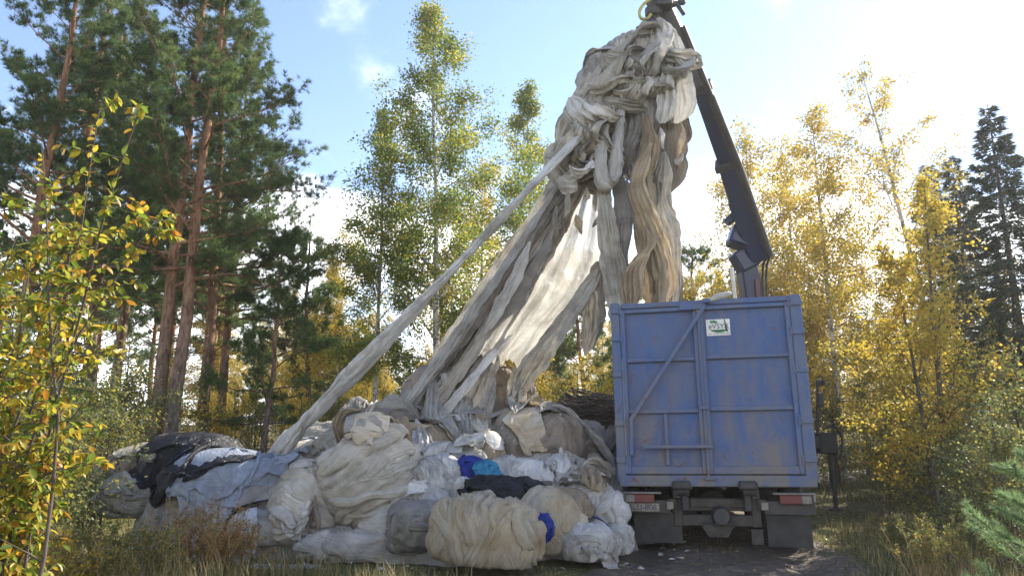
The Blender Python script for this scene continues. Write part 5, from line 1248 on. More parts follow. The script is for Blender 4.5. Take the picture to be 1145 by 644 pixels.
def door(u0, u1, rails, verts, name='door'):
    x0, x1 = ux(u0), ux(u1); z0, z1 = wz(0.065), wz(0.962)
    d = part(name, M_BLUE, cont, lambda m: m.box(((x0 + x1) / 2, 0.055, (z0 + z1) / 2), (x1 - x0 - 0.03, 0.012, z1 - z0 - 0.02)))
    t = 0.062
    def fb(n, c, s_): part(n, M_BAR, d, lambda m: m.box(c, s_, 0.009))
    fb('door_frame', (x0 + t / 2, 0.02, (z0 + z1) / 2), (t, 0.07, z1 - z0)); fb('door_frame', (x1 - t / 2, 0.02, (z0 + z1) / 2), (t, 0.07, z1 - z0))
    fb('door_frame', ((x0 + x1) / 2, 0.022, z1 - t * 0.45), (x1 - x0 - 2 * t, 0.066, t * 0.9)); fb('door_frame', ((x0 + x1) / 2, 0.022, z0 + t * 0.8), (x1 - x0 - 2 * t, 0.066, t * 1.6))
    for w in rails: fb('door_rail', ((x0 + x1) / 2, 0.024, wz(w)), (x1 - x0 - 2 * t, 0.06, 0.055))
    for (u, wa, wb) in verts: fb('door_rail', (ux(u), 0.025, (wz(wa) + wz(wb)) / 2), (0.055, 0.056, wz(wb) - wz(wa)))
    return d
dl = door(0.052, US - 0.004, (0.675, 0.395), [(0.268, 0.41, 0.110), (0.268, 0.11, 0.382)][1:])
dr = door(US + 0.004, 0.938, (0.680, 0.402), [])
part('locking_arm', M_BAR, cont, lambda m: (m.bar((ux(0.510), -0.05, wz(0.965)), (ux(0.088), -0.05, wz(0.355)), 0.055, 0.045, (0, 1, 0), 0.006),
                                             m.bar((ux(0.088), -0.05, wz(0.366)), (ux(0.082), -0.045, wz(0.165)), 0.05, 0.04, (0, 1, 0), 0.006)))
part('step_bar', M_BAR, cont, lambda m: (m.box((ux(0.325), -0.06, wz(0.208)), (CW * 0.35, 0.09, 0.045), 0.008)))
part('latch', M_BAR, cont, lambda m: (m.box((ux(0.44), -0.035, wz(0.955)), (0.34, 0.06, 0.075), 0.01), m.box((ux(0.52), -0.06, wz(0.985)), (0.10, 0.08, 0.06), 0.01)))
part('lock_rod', M_BAR, cont, lambda m: (m.tube([(ux(US), -0.03, wz(0.05)), (ux(US), -0.03, wz(0.93))], 0.018, 8), m.box((ux(US), -0.045, wz(0.41)), (0.09, 0.05, 0.05), 0.008), m.box((ux(US + 0.005), -0.05, wz(0.045)), (0.14, 0.06, 0.035), 0.006)))
part('rag', NET['white'], cont, lambda m: m.tube([(ux(0.535), -0.02, wz(0.985)), (ux(0.575), 0.03, wz(1.01)), (ux(0.625), 0.06, wz(1.022)), (ux(0.655), 0.08, wz(1.035))], [0.03, 0.05, 0.045, 0.02], 10), True)
# sign on the right door
sg = part('sign', M_SIGN, cont, lambda m: m.box((ux(0.572), 0.042, wz(0.842)), (0.315, 0.006, 0.225)))
def on_sign(name, me, mat, x, z, d=0.006):
    o = ob(name, me, mat, sg); o.rotation_euler = (R(90), 0, 0); o.location = (ux(0.572) + x, 0.042 - d, wz(0.842) + z); return o
tm = text_mesh('eVSYR', 0.098); l_ = on_sign('lettering', tm, M_INK, 0.005, 0.012)
part('small_print', M_INK, sg, lambda m: [m.box((ux(0.572) + x_, 0.0365, wz(0.842) - 0.088), (w_, 0.004, 0.006)) for x_, w_ in ((-0.115, 0.04), (-0.035, 0.075), (0.055, 0.06), (0.12, 0.035))])
def leafp(m, cx, cz, a, L, W):
    k = np.linspace(0, 1, 7); up = [(t * L, W * math.sin(math.pi * t)) for t in k]; dn = [(t * L, -W * math.sin(math.pi * t)) for t in k[::-1][1:-1]]
    m.prism([(cx + x * math.cos(a) - z * math.sin(a), cz + x * math.sin(a) + z * math.cos(a)) for x, z in up + dn], 0.0335, 0.0385)
def emb(m):
    cx, cz = ux(0.572) - 0.06, wz(0.842) + 0.065
    leafp(m, cx, cz, R(150), 0.055, 0.018); leafp(m, cx, cz, R(70), 0.045, 0.016); leafp(m, cx + 0.005, cz, R(15), 0.055, 0.018)
part('emblem', M_GREENI, sg, emb)
def swoosh(m):
    cx, cz = ux(0.572), wz(0.842) - 0.045; k = np.linspace(0, 1, 12)
    up = [(cx - 0.115 + 0.25 * t, cz + 0.012 - 0.022 * math.sin(math.pi * t) ** 0.7) for t in k]; dn = [(cx - 0.115 + 0.25 * t, cz + 0.010 - 0.040 * math.sin(math.pi * t)) for t in k[::-1][1:-1]]
    m.prism(up + dn, 0.0335, 0.0385)
part('underline', M_GREENI, sg, swoosh)
part('scratch', M_MUDDY, sg, lambda m: m.prism([(ux(0.572) + 0.085, wz(0.842) + 0.11), (ux(0.572) + 0.095, wz(0.842) + 0.11), (ux(0.572) + 0.105, wz(0.842) + 0.02), (ux(0.572) + 0.125, wz(0.842) - 0.06), (ux(0.572) + 0.110, wz(0.842) - 0.07), (ux(0.572) + 0.088, wz(0.842) + 0.0)], 0.0305, 0.0325))

truck = empty('hook_lift_truck', (RX, RY, 0), -HEAD); truck.rotation_euler = (0, R(-0.8), -HEAD)
tag(truck, 'muddy heavy truck carrying the blue container, seen from behind', 'truck')
GZ = -0.03
for sx in (-1, 1):
    part('chassis_rail', M_DARK, truck, lambda m: m.box((sx * 0.40, 3.7, 0.66), (0.09, 7.2, 0.26), 0.01))
    part('hook_frame', M_DARK, truck, lambda m: m.box((sx * 0.50, 2.6, 0.775 - 0.015), (0.10, 5.0, 0.15), 0.01))
    part('roller', M_DARK, truck, lambda m: (m.box((sx * 0.42 - 0.02, -0.02, 0.87), (0.24, 0.16, 0.12), 0.03), m.lathe([(0.0, -0.08), (0.075, -0.08), (0.06, 0), (0.075, 0.08), (0.0, 0.08)], (sx * 0.42, 0.02, 0.80), (1, 0, 0), 16)))
    part('side_bracket', M_MUDDY, truck, lambda m: (m.box((sx * 0.50, 0.22, 0.55), (0.12, 0.10, 0.46), 0.012), m.box((sx * 0.57, 0.12, 0.62), (0.10, 0.08, 0.12), 0.01)))
    part('marker_lamp', M_WHITE, truck, lambda m: m.box((sx * 0.60, 0.06, 0.60), (0.09, 0.03, 0.10), 0.008))
    lp = part('tail_lamp', M_RED, truck, lambda m: m.box((sx * (1.0 if sx < 0 else 0.98) - 0.02 * sx, 0.05, 0.690), (0.36, 0.07, 0.115), 0.012))
    ob_x = sx * 1.12 if sx < 0 else 1.115
    part('clear_lens', M_WHITE, lp, lambda m: m.box((ob_x - 0.005, 0.010, 0.690), (0.125, 0.03, 0.100), 0.01))
    part('lamp_hood', M_PALE, lp, lambda m: (m.box((sx * 0.965, 0.06, 0.762), (0.52, 0.11, 0.022), 0.008), m.box((sx * 1.205, 0.06, 0.712), (0.03, 0.10, 0.10), 0.008)))
    part('mudguard', M_DARK, truck, lambda m: m.prism([(0.60 * sx, 0.66), (1.22 * sx, 0.66), (1.22 * sx, 0.50), (0.60 * sx, 0.50)], 0.10, 0.16))
    fx0, fx1 = ((-1.10, -0.46) if sx < 0 else (0.62, 1.17))
    part('mud_flap', M_FLAP, truck, lambda m: m.box(((fx0 + fx1) / 2, 0.20, 0.30 - 0.02 * (sx > 0)), (fx1 - fx0, 0.018, 0.40), 0.006))
part('flap_bracket', M_MUDDY, truck, lambda m: (m.box((0.49, 0.17, 0.205), (0.15, 0.02, 0.19), 0.006)))
part('rear_crossmember', M_MUDDY, truck, lambda m: (m.box((0, 0.25, 0.60), (0.92, 0.10, 0.16), 0.012), m.box((0, 0.22, 0.40), (0.90, 0.12, 0.14), 0.015),
     m.prism([(-0.22, 0.36), (0.22, 0.36), (0.12, 0.20), (-0.12, 0.20)], 0.12, 0.26)))
part('tow_coupling', M_DARK, truck, lambda m: (m.lathe([(0, -0.14), (0.10, -0.14), (0.13, -0.02), (0.09, 0.05), (0.09, 0.1)], (0.05, 0.16, 0.47), (0, 1, 0), 18), m.box((0.05, 0.10, 0.37), (0.22, 0.10, 0.03), 0.008)))
part('lamp_strip', M_MUDDY, truck, lambda m: m.box((0.02, 0.175, 0.625), (0.70, 0.02, 0.10), 0.006))
pl = part('number_plate', M_PLATE, truck, lambda m: m.box((-0.96, 0.03, 0.575), (0.44, 0.012, 0.105), 0.004))
t_ = ob('lettering', text_mesh('SLU-808', 0.105), M_INK, pl); t_.rotation_euler = (R(90), 0, 0); t_.location = (-0.955, 0.022, 0.574)
for y in (1.25, 2.6, 6.5):
    part('axle', M_DARK, truck, lambda m: (m.tube([(-1.0, y, 0.50), (1.0, y, 0.50)], 0.09, 12), m.lathe([(0, -0.16), (0.2, -0.14), (0.26, 0), (0.2, 0.14), (0, 0.16)], (0, y, 0.5), (0, 1, 0), 18)))
TY = [(0.29, -0.14), (0.42, -0.145), (0.49, -0.125), (0.52, -0.09), (0.52, 0.09), (0.49, 0.125), (0.42, 0.145), (0.29, 0.14)]
for y in (1.25, 2.6, 6.5):
    for sx in (-1, 1):
        for k in ((0, 1) if y < 5 else (0,)):
            xx = sx * (1.06 - 0.33 * k)
            wh = part('wheel', M_RUB, truck, lambda m: m.lathe(TY, (xx, y, 0.49 + GZ), (1, 0, 0), 36), True)
            part('rim', M_MUDDY, wh, lambda m: m.lathe([(0.29, -0.12), (0.27, -0.10), (0.25, 0.02), (0.12, 0.05), (0.0, 0.06)], (xx, y, 0.49 + GZ), (sx, 0, 0), 24))
            part('tread_lugs', M_RUB, wh, lambda m: [m.box((xx + s2 * 0.06, y + 0.522 * math.sin(a), 0.49 + GZ + 0.522 * math.cos(a)), (0.10, 0.05, 0.02), 0, Matrix.Rotation(-a, 3, 'X')) for s2 in (-1, 1) for a in np.linspace(0, 6.28, 36, endpoint=False) + 0.09 * (s2 > 0)])
# cab in front of the crane
part('cab', M_CAB, truck, lambda m: (m.prism([(-1.22, 1.0), (1.22, 1.0), (1.24, 2.0), (1.12, 2.85), (0.95, 2.95), (-0.95, 2.95), (-1.12, 2.85), (-1.24, 2.0)], 5.9, 7.75)))
part('bumper', M_DARK, truck, lambda m: m.box((0, 7.8, 0.72), (2.46, 0.30, 0.50), 0.05))
part('windscreen', M_GLASS, truck, lambda m: m.box((0, 7.76, 2.28), (2.0, 0.02, 0.85), 0.008))
for sx in (-1, 1):
    part('side_window', M_GLASS, truck, lambda m: m.box((sx * 1.19, 7.0, 2.25), (0.05, 0.85, 0.62), 0.01, Matrix.Rotation(R(-6 * sx), 3, 'Y')))
    part('fuel_tank', M_DARK, truck, lambda m: m.tube([(sx * 0.88, 3.7, 0.68), (sx * 0.88, 4.7, 0.68)], 0.28, 18))
    part('headlamp', M_WHITE, truck, lambda m: m.box((sx * 0.95, 7.955, 0.80), (0.32, 0.02, 0.18), 0.008))
    mi = part('mirror', M_DARK, truck, lambda m: m.box((sx * 1.42, 7.55, 2.15), (0.20, 0.08, 0.42), 0.03))
    part('mirror_arm', M_DARK, mi, lambda m: m.tube([(sx * 1.18, 7.6, 2.45), (sx * 1.40, 7.58, 2.42), (sx * 1.42, 7.57, 2.33)], 0.015, 6))

# ------------------------------------------------------------------ loader crane
base_xy = np.array([4.60, 14.05])
crane = empty('loader_crane', (base_xy[0], base_xy[1], 0.9)); O = np.array(crane.location)
tag(crane, 'dark blue loader crane between cab and container, boom raised with its grab', 'crane')
def cp(px, py, Y): return at(px, py, Y) - O
foot = np.array([0, 0, 0.0])
# pedestal in truck directions
fr = np.array([math.sin(HEAD), math.cos(HEAD), 0]); rt = np.array([math.cos(HEAD), -math.sin(HEAD), 0])
part('pedestal', M_DARK, crane, lambda m: (m.bar(-rt * 1.9 + [0, 0, 0.05], rt * 0.35 + [0, 0, 0.05], 0.55, 0.32, (0, 0, 1), 0.03), m.lathe([(0, 0.1), (0.36, 0.1), (0.34, 0.5), (0.24, 0.62), (0.24, 1.0), (0, 1.0)], (0, 0, 0), (0, 0, 1), 24)))
A0 = np.array([0, 0, 0.9]); A1 = cp(842, 345, 14.05); A2 = cp(832, 282, 13.95)
part('mast', M_CRANE, crane, lambda m: (m.bar(A0, A1, 0.40, 0.42, (0, 1, 0), 0.03), m.bar(A1 - (A2 - A1) * 0.15, A2, 0.36, 0.40, (0, 1, 0), 0.03)))
part('warning_strip', M_RED, crane, lambda m: m.bar(cp(848, 338, 13.80), cp(846, 312, 13.76), 0.07, 0.02, (0, 1, 0), 0.004))
part('mast_cylinder', M_STEEL, crane, lambda m: (m.tube([cp(824, 352, 13.8), cp(818, 300, 13.7)], 0.055, 12)))
E0 = cp(852, 290, 13.75); E1 = cp(826, 222, 13.3); E2 = cp(814, 183, 13.0); E3 = cp(785, 98, 12.1); E4 = cp(741, 4, 11.25)
part('knuckle', M_CRANE, crane, lambda m: (m.bar(cp(816, 262, 13.8), cp(846, 272, 13.75), 0.44, 0.48, (0, 1, 0), 0.05), m.bar(cp(822, 296, 13.9), cp(842, 286, 13.9), 0.45, 0.42, (0, 1, 0), 0.04), m.tube([cp(812, 250, 13.55), cp(822, 240, 13.5)], 0.09, 12)))
part('outer_boom', M_CRANE, crane, lambda m: (m.bar(E0, E1, 0.35, 0.42, (0.8, -0.6, 0.3), 0.03), m.bar(E1 - (E2 - E1) * 0.2, E2, 0.33, 0.37, (0.8, -0.6, 0.3), 0.03)))
part('middle_boom', M_CRANE, crane, lambda m: m.bar(E2 - (E3 - E2) * 0.1, E3, 0.29, 0.33, (0.8, -0.6, 0.3), 0.025))
part('inner_boom', M_SHINY, crane, lambda m: m.bar(E3 - (E4 - E3) * 0.1, E4, 0.235, 0.27, (0.8, -0.6, 0.3), 0.02))
for q, w in ((E2, 0.46), (E3, 0.36)):
    d = (E3 - E2) / np.linalg.norm(E3 - E2)
    part('boom_collar', M_DARK, crane, lambda m: m.bar(q - d * 0.07, q + d * 0.07, w, w + 0.04, (0.8, -0.6, 0.3), 0.02))
part('boom_cylinder', M_DARK, crane, lambda m: (m.tube([cp(861, 286, 13.5), cp(826, 186, 12.7), cp(795, 108, 11.95)], 0.075, 12), m.tube([cp(795, 108, 11.95), cp(763, 30, 11.25)], 0.055, 12)))
for k in range(2):
    part('boom_hose', M_HOSEB, crane, lambda m: m.tube(catmull([cp(853 + 4 * k, 340, 13.9), cp(853 + 4 * k, 300, 13.8), cp(858 + 3 * k, 286, 13.45)], 10), 0.022, 6))
part('boom_head', M_DARK, crane, lambda m: (m.bar(cp(748, 14, 11.3), cp(733, -6, 11.2), 0.36, 0.42, (0.8, -0.6, 0.3), 0.03), m.box(cp(742, 4, 11.05), (0.30, 0.2, 0.16), 0.02), m.bar(cp(755, 2, 11.1), cp(765, 17, 11.1), 0.06, 0.06, (0, 1, 0), 0.01), m.box(cp(762, 3, 11.1), (0.14, 0.1, 0.08), 0.02)))
part('hose_loop', M_HOSE, crane, lambda m: m.tube(catmull([cp(737, -4, 11.0), cp(722, 3, 10.95), cp(715, 13, 10.95), cp(717, 21, 10.95), cp(724, 21, 11.0), cp(728, 16, 11.0)], 24), 0.028, 8), True)
part('rotator', M_DARK, crane, lambda m: (m.lathe([(0, 0.0), (0.10, 0), (0.10, 0.10), (0.15, 0.12), (0.15, 0.24), (0.08, 0.27), (0.08, 0.40), (0, 0.40)], cp(731, 24, 11.15), (0.0, 0, 1), 18), m.box(cp(730, 14, 11.05), (0.22, 0.18, 0.12), 0.03)))
gr = part('grapple', M_CRANE, crane, lambda m: (m.box(cp(732, 30, 11.2), (0.34, 0.26, 0.22), 0.03), m.bar(cp(734, 24, 11.0), cp(712, 34, 10.98), 0.10, 0.09, (0, 1, 0), 0.015)))
for sx in (-1, 1):
    jc = cp(732, 34, 11.2)
    part('jaw', M_DARK, gr, lambda m: m.tube(catmull([jc, jc + [sx * 0.42, 0, -0.25], jc + [sx * 0.55, 0, -0.75], jc + [sx * 0.25, 0, -1.2]], 14), np.linspace(0.08, 0.03, 14), 8))
# stabiliser on the verge side
sb = cp(924, 494, 13.9)
part('stabiliser_beam', M_DARK, crane, lambda m: m.bar(rt * 0.2 + [0, 0, sb[2]], sb, 0.22, 0.24, (0, 0, 1), 0.02))
lg = part('stabiliser_leg', M_DARK, crane, lambda m: (m.box(sb + [0, 0, -0.02], (0.36, 0.26, 0.42), 0.03), m.tube([sb + [0.08, 0, 0.1], np.array([sb[0] + 0.08, sb[1], 0.42 - O[2]])], 0.075, 12), m.tube([np.array([sb[0] + 0.08, sb[1], 0.46 - O[2]]), np.array([sb[0] + 0.08, sb[1], 0.03 - O[2]])], 0.045, 10)))
part('foot_plate', M_DARK, lg, lambda m: m.lathe([(0, 0), (0.14, 0.0), (0.14, 0.03), (0.05, 0.06), (0, 0.06)], (sb[0] + 0.08, sb[1], gz1(sb[0] + O[0], sb[1] + O[1]) - 0.01 - O[2]), (0, 0, 1), 16))
part('leg_hose', M_HOSEB, lg, lambda m: m.tube(catmull([sb + [-0.1, -0.1, 0.25], sb + [0.12, -0.1, 0.3], sb + [0.27, -0.1, 0.05], sb + [0.18, -0.1, -0.35]], 16), 0.02, 6))
part('control_stand', M_DARK, crane, lambda m: (m.tube([cp(914, 494, 13.9), cp(914, 425, 13.9)], 0.03, 8), m.box(cp(917, 447, 13.85), (0.12, 0.12, 0.30), 0.02), m.box(cp(917, 428, 13.85), (0.14, 0.06, 0.12), 0.02), m.tube(catmull([cp(914, 422, 13.85), cp(919, 421, 13.8), cp(922, 430, 13.8)], 8), 0.015, 6)))
# ------------------------------------------------------------------ brushwood stack
rng = np.random.default_rng(5)
br = empty('brushwood_stack', (px_x(664, 16.0), 16.0, 0)); tag(br, 'dark stack of cut brushwood behind the heap beside the container', 'brushwood')
c0 = at(664, 478, 16.0); 
stk = [MB() for _ in range(3)]
for k in range(1500):
    th = rng.uniform(0, math.pi); rr = 0.95 * math.sqrt(rng.uniform(0.25, 1)); yy = rng.uniform(-0.9, 0.7)
    p0 = np.array([rng.normal(0, 0.55), yy - 0.3 * math.sin(th), abs(math.sin(th)) * rr * 2.45])
    L = rng.uniform(0.5, 1.4); a = rng.normal(0, 0.28); d = np.array([math.cos(a), rng.normal(0, 0.35), math.sin(a)])
    q = np.stack([p0 - d * L / 2, p0 + [0, 0, rng.normal(0, 0.04)], p0 + d * L / 2 + [0, 0, -0.03]]); q[:, 2] = np.maximum(q[:, 2], 0.0)
    lim = 1.15 * np.sqrt(np.clip(1 - (q[:, 2] / 2.6) ** 2, 0.05, 1)); q[:, 0] = np.clip(q[:, 0], -lim - 0.15, lim + 0.15)
    stk[k % 3].tube(q, [0.016, 0.013, 0.005], 4, False)
M_TWIG = plain('dead_twigs', (0.060, 0.045, 0.036), 0.9, 0, (0.11, 0.085, 0.065), 7)
for s_ in stk: tag(s_.build('stick_layer', M_TWIG, br, True), kind='stuff')

# ------------------------------------------------------------------ large-leaved shrub beside the camera side of the heap
def leaf_mesh(L, W, seed, k=5):
    r_ = np.random.default_rng(seed); t = np.linspace(0, 1, k); v = []; f = []
    prof = np.sin(np.pi * np.clip(t * 0.92 + 0.04, 0, 1)) ** 0.8; prof[-1] = 0.03; bend = r_.uniform(-0.25, 0.1)
    for i in range(k):
        z = bend * L * t[i] ** 2; w = W / 2 * prof[i]
        v += [(t[i] * L, -w, z + w * 0.35 + r_.normal(0, 0.0015)), (t[i] * L, 0, z), (t[i] * L, w, z + w * 0.35 + r_.normal(0, 0.0015))]
    for i in range(k - 1):
        a = i * 3; f += [(a, a + 1, a + 4, a + 3), (a + 1, a + 2, a + 5, a + 4)]
    return np.array(v), np.array(f)
rng = np.random.default_rng(9)
SX, SY = -3.72, 4.75
shr = empty('goat_willow_shrub', (SX, SY, 0)); tag(shr, 'tall shrub with large yellow and green leaves near the white plastic sheet', 'shrub')
stems = MB(); tw_all = []
for k in range(34):
    b0 = np.array([rng.normal(0, 0.33), rng.normal(0, 0.35), -0.05]); L = rng.uniform(1.3, 4.3)
    az = rng.uniform(0, 6.28); d = np.array([math.cos(az) * 0.11, math.sin(az) * 0.16, 1.0])
    sp = curve_pts(b0, d, L, 9, rng, -0.015, 0.07); stems.tube(sp, np.linspace(0.014, 0.004, 10), 6, False)
    for q in range(20):
        t0 = rng.uniform(0.12, 1.0); o2 = interp(sp, np.array([t0]))[0]; a2 = rng.uniform(0, 6.28)
        d2 = np.array([math.cos(a2), math.sin(a2), rng.uniform(0.1, 0.8)]); tw = curve_pts(o2, d2, rng.uniform(0.2, 0.5), 5, rng, -0.04, 0.14)
        stems.tube(tw, np.linspace(0.006, 0.002, 6), 4, False); tw_all.append(tw)
    tw_all += [interp(sp, np.linspace(a0, a0 + 0.17, 4)) for a0 in (0.5, 0.66, 0.82)]
stems.build('stems', M_TWIG, shr, True)
LP = []; LDr = []
for tw in tw_all:
    for q in range(18):
        t0 = rng.uniform(0.15, 1.0); d = tw[-1] - tw[0]; d /= np.linalg.norm(d); side = rng.normal(0, 1, 3)
        dd = d * 0.5 + side * 0.55 + np.array([0, 0, -0.55]); LP.append(interp(tw, np.array([t0]))[0]); LDr.append(dd / np.linalg.norm(dd))
LP = np.array(LP); LDr = np.array(LDr)
wp = LP + np.array([SX, SY, 0])
dcam = np.linalg.norm(wp - np.array([0, 0, CAMH]), axis=1)
pxs = 572.5 + FPX * wp[:, 0] / (wp[:, 1] * math.cos(PITCH) + (wp[:, 2] - CAMH) * math.sin(PITCH))
vis = (pxs > -10) & (pxs < 230); order = np.argsort(np.where(vis, dcam, dcam + 50))
lmesh = []
for k in range(5):
    v, f = leaf_mesh([0.085, 0.10, 0.075, 0.09, 0.11][k], [0.042, 0.045, 0.038, 0.048, 0.046][k], k); lmesh.append(make_mesh('leaf', v, f))
rot_q = lambda d, roll: (Vector(d).to_track_quat('X', 'Z') @ Matrix.Rotation(roll, 4, 'X').to_quaternion())
for n_, i in enumerate(order[:300]):
    o = ob('leaf', lmesh[n_ % 5], L_BIG, shr, LP[i]); o.rotation_euler = rot_q(LDr[i], rng.uniform(-0.9, 0.9)).to_euler()
    s_ = rng.uniform(0.45, 0.95); o.scale = (s_, s_, s_)
V = []; Fc = []; T = []; n0 = 0
for n_, i in enumerate(order[300:]):
    v, f = leaf_mesh(0.09, 0.043, n_ % 7, 4); Mx = np.array(rot_q(LDr[i], rng.uniform(-0.9, 0.9)).to_matrix()); s_ = rng.uniform(0.5, 1.0)
    V.append(v @ Mx.T * s_ + LP[i]); Fc.append(f + n0); n0 += len(v); T.append(np.full(len(v), rng.uniform(0, 1)))
tag(ob('leaf_mass', make_mesh('leaf_mass', np.concatenate(V), np.concatenate(Fc), tint=np.concatenate(T)), L_BIGS, shr), kind='stuff')

# ------------------------------------------------------------------ young pine at the right edge
rng = np.random.default_rng(14)
sp_ = empty('young_pine', (3.62, 4.75, 0)); tag(sp_, 'fresh green young pine branches at the right verge', 'pine tree')
tb = MB(); P = []; D = []
tb.tube([(0, 0, -0.05), (0.02, 0.02, 0.7), (0.0, 0.0, 1.5)], [0.03, 0.022, 0.006], 8, False)
for k in range(20):
    z = 0.2 + 1.2 * k / 20; az = k * 2.4; L = (0.85 - 0.45 * z) * rng.uniform(0.8, 1.2)
    bp = curve_pts((0, 0, z), (math.cos(az), math.sin(az), 0.35), L, 6, rng, 0.05, 0.07); tb.tube(bp, np.linspace(0.012, 0.004, 7), 5, False)
    sub = [bp] + [curve_pts(interp(bp, np.array([t]))[0], (math.cos(az + s * 0.8), math.sin(az + s * 0.8), 0.4), L * 0.4, 4, rng, 0.05, 0.07) for t in (0.45, 0.7) for s in (-1, 1)]
    for b_ in sub:
        c = int(240 * len(b_) / 6); t = rng.uniform(0.25, 1.0, c); pp = interp(b_, t); dd = b_[-1] - b_[0]; dd /= np.linalg.norm(dd)
        P.append(pp); D.append(dd * 0.75 + rng.normal(0, 0.55, (c, 3)))
P = np.concatenate(P); D = np.concatenate(D); v, f = needle_tris(P, D, 0.065, 0.0045, rng)
tb.build('trunk', M_BARK, sp_, True)
ob('crown', make_mesh('crown', v, f, tint=np.repeat(rng.uniform(0, 1, len(P)), 3), smooth=False), L_SAPL, sp_)

# ------------------------------------------------------------------ rusty weeds by the tarp
M_STRAW = plain('straw_stems', (0.40, 0.27, 0.13), 0.8, 0, (0.28, 0.17, 0.08), 9)
def weed(name, px, Y, h, n, lean, mat, label, seed, leafn=24, ls=0.026):
    rng = np.random.default_rng(seed); root = empty(name, (px_x(px, Y), Y, gz1(px_x(px, Y), Y))); tag(root, label, 'weeds')
    m = MB(); P = []; D = []
    for k in range(n):
        b0 = np.array([rng.normal(0, 0.16), rng.normal(0, 0.12), -0.03]); d = np.array([lean + rng.normal(0, 0.22), rng.normal(0, 0.2), 1])
        s = curve_pts(b0, d, h * rng.uniform(0.55, 1.1), 5, rng, -0.02, 0.07); m.tube(s, np.linspace(0.005, 0.002, 6), 3, False)
        for q in range(4):
            tw = curve_pts(interp(s, np.array([rng.uniform(0.4, 0.95)]))[0], d + rng.normal(0, 0.5, 3), h * rng.uniform(0.12, 0.25), 3, rng, 0, 0.1); m.tube(tw, [0.003, 0.002, 0.002, 0.001], 3, False)
            P.append(interp(tw, rng.uniform(0, 1.05, leafn)) + rng.normal(0, 0.012, (leafn, 3))); D.append(np.repeat([tw[-1] - tw[0]], leafn, 0))
    P = np.concatenate(P); D = np.concatenate(D); v, f = leaf_quads(P, D, ls, ls * 0.5, rng, 0)
    m.build('stems', M_STRAW, root, True); tag(ob('leaves', make_mesh('leaves', v, f, tint=np.repeat(rng.uniform(0, 1, len(P)), 4), smooth=False), mat, root), kind='stuff')
weed('rusty_weed', 208, 8.1, 0.82, 40, 0.05, L_RUST, 'rust brown weed clump in front of the violet black film', 1)
weed('rusty_weed', 236, 7.8, 0.66, 40, 0.08, L_RUST, 'rust and yellow weed clump in front of the dark brown net lump', 2)
weed('rusty_weed', 165, 7.3, 0.7, 40, 0.0, L_OLIVE, 'olive weed clump at the foot of the large-leaved shrub', 3)
weed('rusty_weed', 262, 8.2, 0.55, 36, 0.1, L_RUST, 'low rusty weed clump next to the crumpled blue and white plastic', 4)
weed('rusty_weed', 95, 6.6, 0.75, 44, 0.1, L_OLIVE, 'olive weed clump in front of the white plastic sheet', 5)
weed('rusty_weed', 30, 6.2, 0.8, 50, 0.1, L_YEL, 'yellow weed clump under the large-leaved shrub', 6, 10, 0.035)
weed('rusty_weed', 1015, 9.4, 0.5, 40, 0.0, L_OLIVE, 'olive weed clump on the right verge close to the dirt track', 7)
weed('rusty_weed', 1050, 7.7, 0.7, 40, 0.0, L_OLIVE, 'olive weed clump on the right verge under the shrubs', 8)

# ------------------------------------------------------------------ grass and leaf litter
def grass(name, label, n, area, hmin, hmax, seed, tint=(0, 1), width=0.006, bend=0.5, mask=None):
    rng = np.random.default_rng(seed); x = rng.uniform(area[0], area[1], n); y = rng.uniform(area[2], area[3], n)
    den = fbm(np.stack([x * 0.9, y * 0.9, x * 0], 1), seed, 3); keep = rng.uniform(-0.6, 0.5, n) < den
    if mask is not None: keep &= mask(x, y, rng)
    keep &= pile_h(x, y) < gz(x, y) + 0.04
    x, y, den = x[keep], y[keep], den[keep]; n = len(x); z = gz(x, y) - 0.01
    a = rng.uniform(0, 2 * np.pi, n); d = np.stack([np.cos(a), np.sin(a)], 1) * (bend * rng.uniform(0.1, 1, n))[:, None]
    h = rng.uniform(hmin, hmax, n) * (0.7 + 0.6 * np.clip(den + 0.3, 0, 1)); w = width * rng.uniform(0.7, 1.4, n)
    s = np.stack([-np.sin(a), np.cos(a)], 1) * w[:, None]
    def P(t, k, bx): return np.stack([x + d[:, 0] * h * t ** 1.8 + k * s[:, 0] * bx, y + d[:, 1] * h * t ** 1.8 + k * s[:, 1] * bx, z + h * t * (1 - 0.25 * bend * t)], 1)
    v = np.stack([P(0, -1, 1), P(0, 1, 1), P(0.55, 1, 0.75), P(0.55, -1, 0.75), P(1.0, 0, 0)], 1).reshape(-1, 3); b = np.arange(n) * 5
    q = np.stack([b, b + 1, b + 2, b + 3], 1); t3 = np.stack([b + 3, b + 2, b + 4], 1)
    ti = np.clip(tint[0] + (tint[1] - tint[0]) * (rng.beta(1.5, 1.5, n) + 0.25 * den), 0, 1)
    o = ob(name, make_mesh(name, v, [q, t3], tint=np.repeat(ti, 5), smooth=False), L_GRASS); tag(o, label, 'grass', kind='stuff')
offroad = lambda x, y, rng: (np.abs(x - road_x(y)) > 1.15 + 0.5 * rng.uniform(0, 1, len(x))) | ((np.abs(x - road_x(y)) < 0.35) & (rng.uniform(0, 1, len(x)) < 0.25))
grass('grass', 'short trodden grass round the heap and along the track', 48000, (-7, 9, 5.5, 17), 0.04, 0.14, 1, mask=offroad)
grass('dry_grass', 'tall dry grass in front of the heap', 16000, (-5.0, 0.2, 5.6, 9.2), 0.18, 0.46, 2, (0.35, 1.0), 0.005, 0.6, lambda x, y, r: (y < 7.9 - 0.28 * (x + 2.2)) & (x < -0.75 + 0.3 * r.normal(0, 1, len(x))))
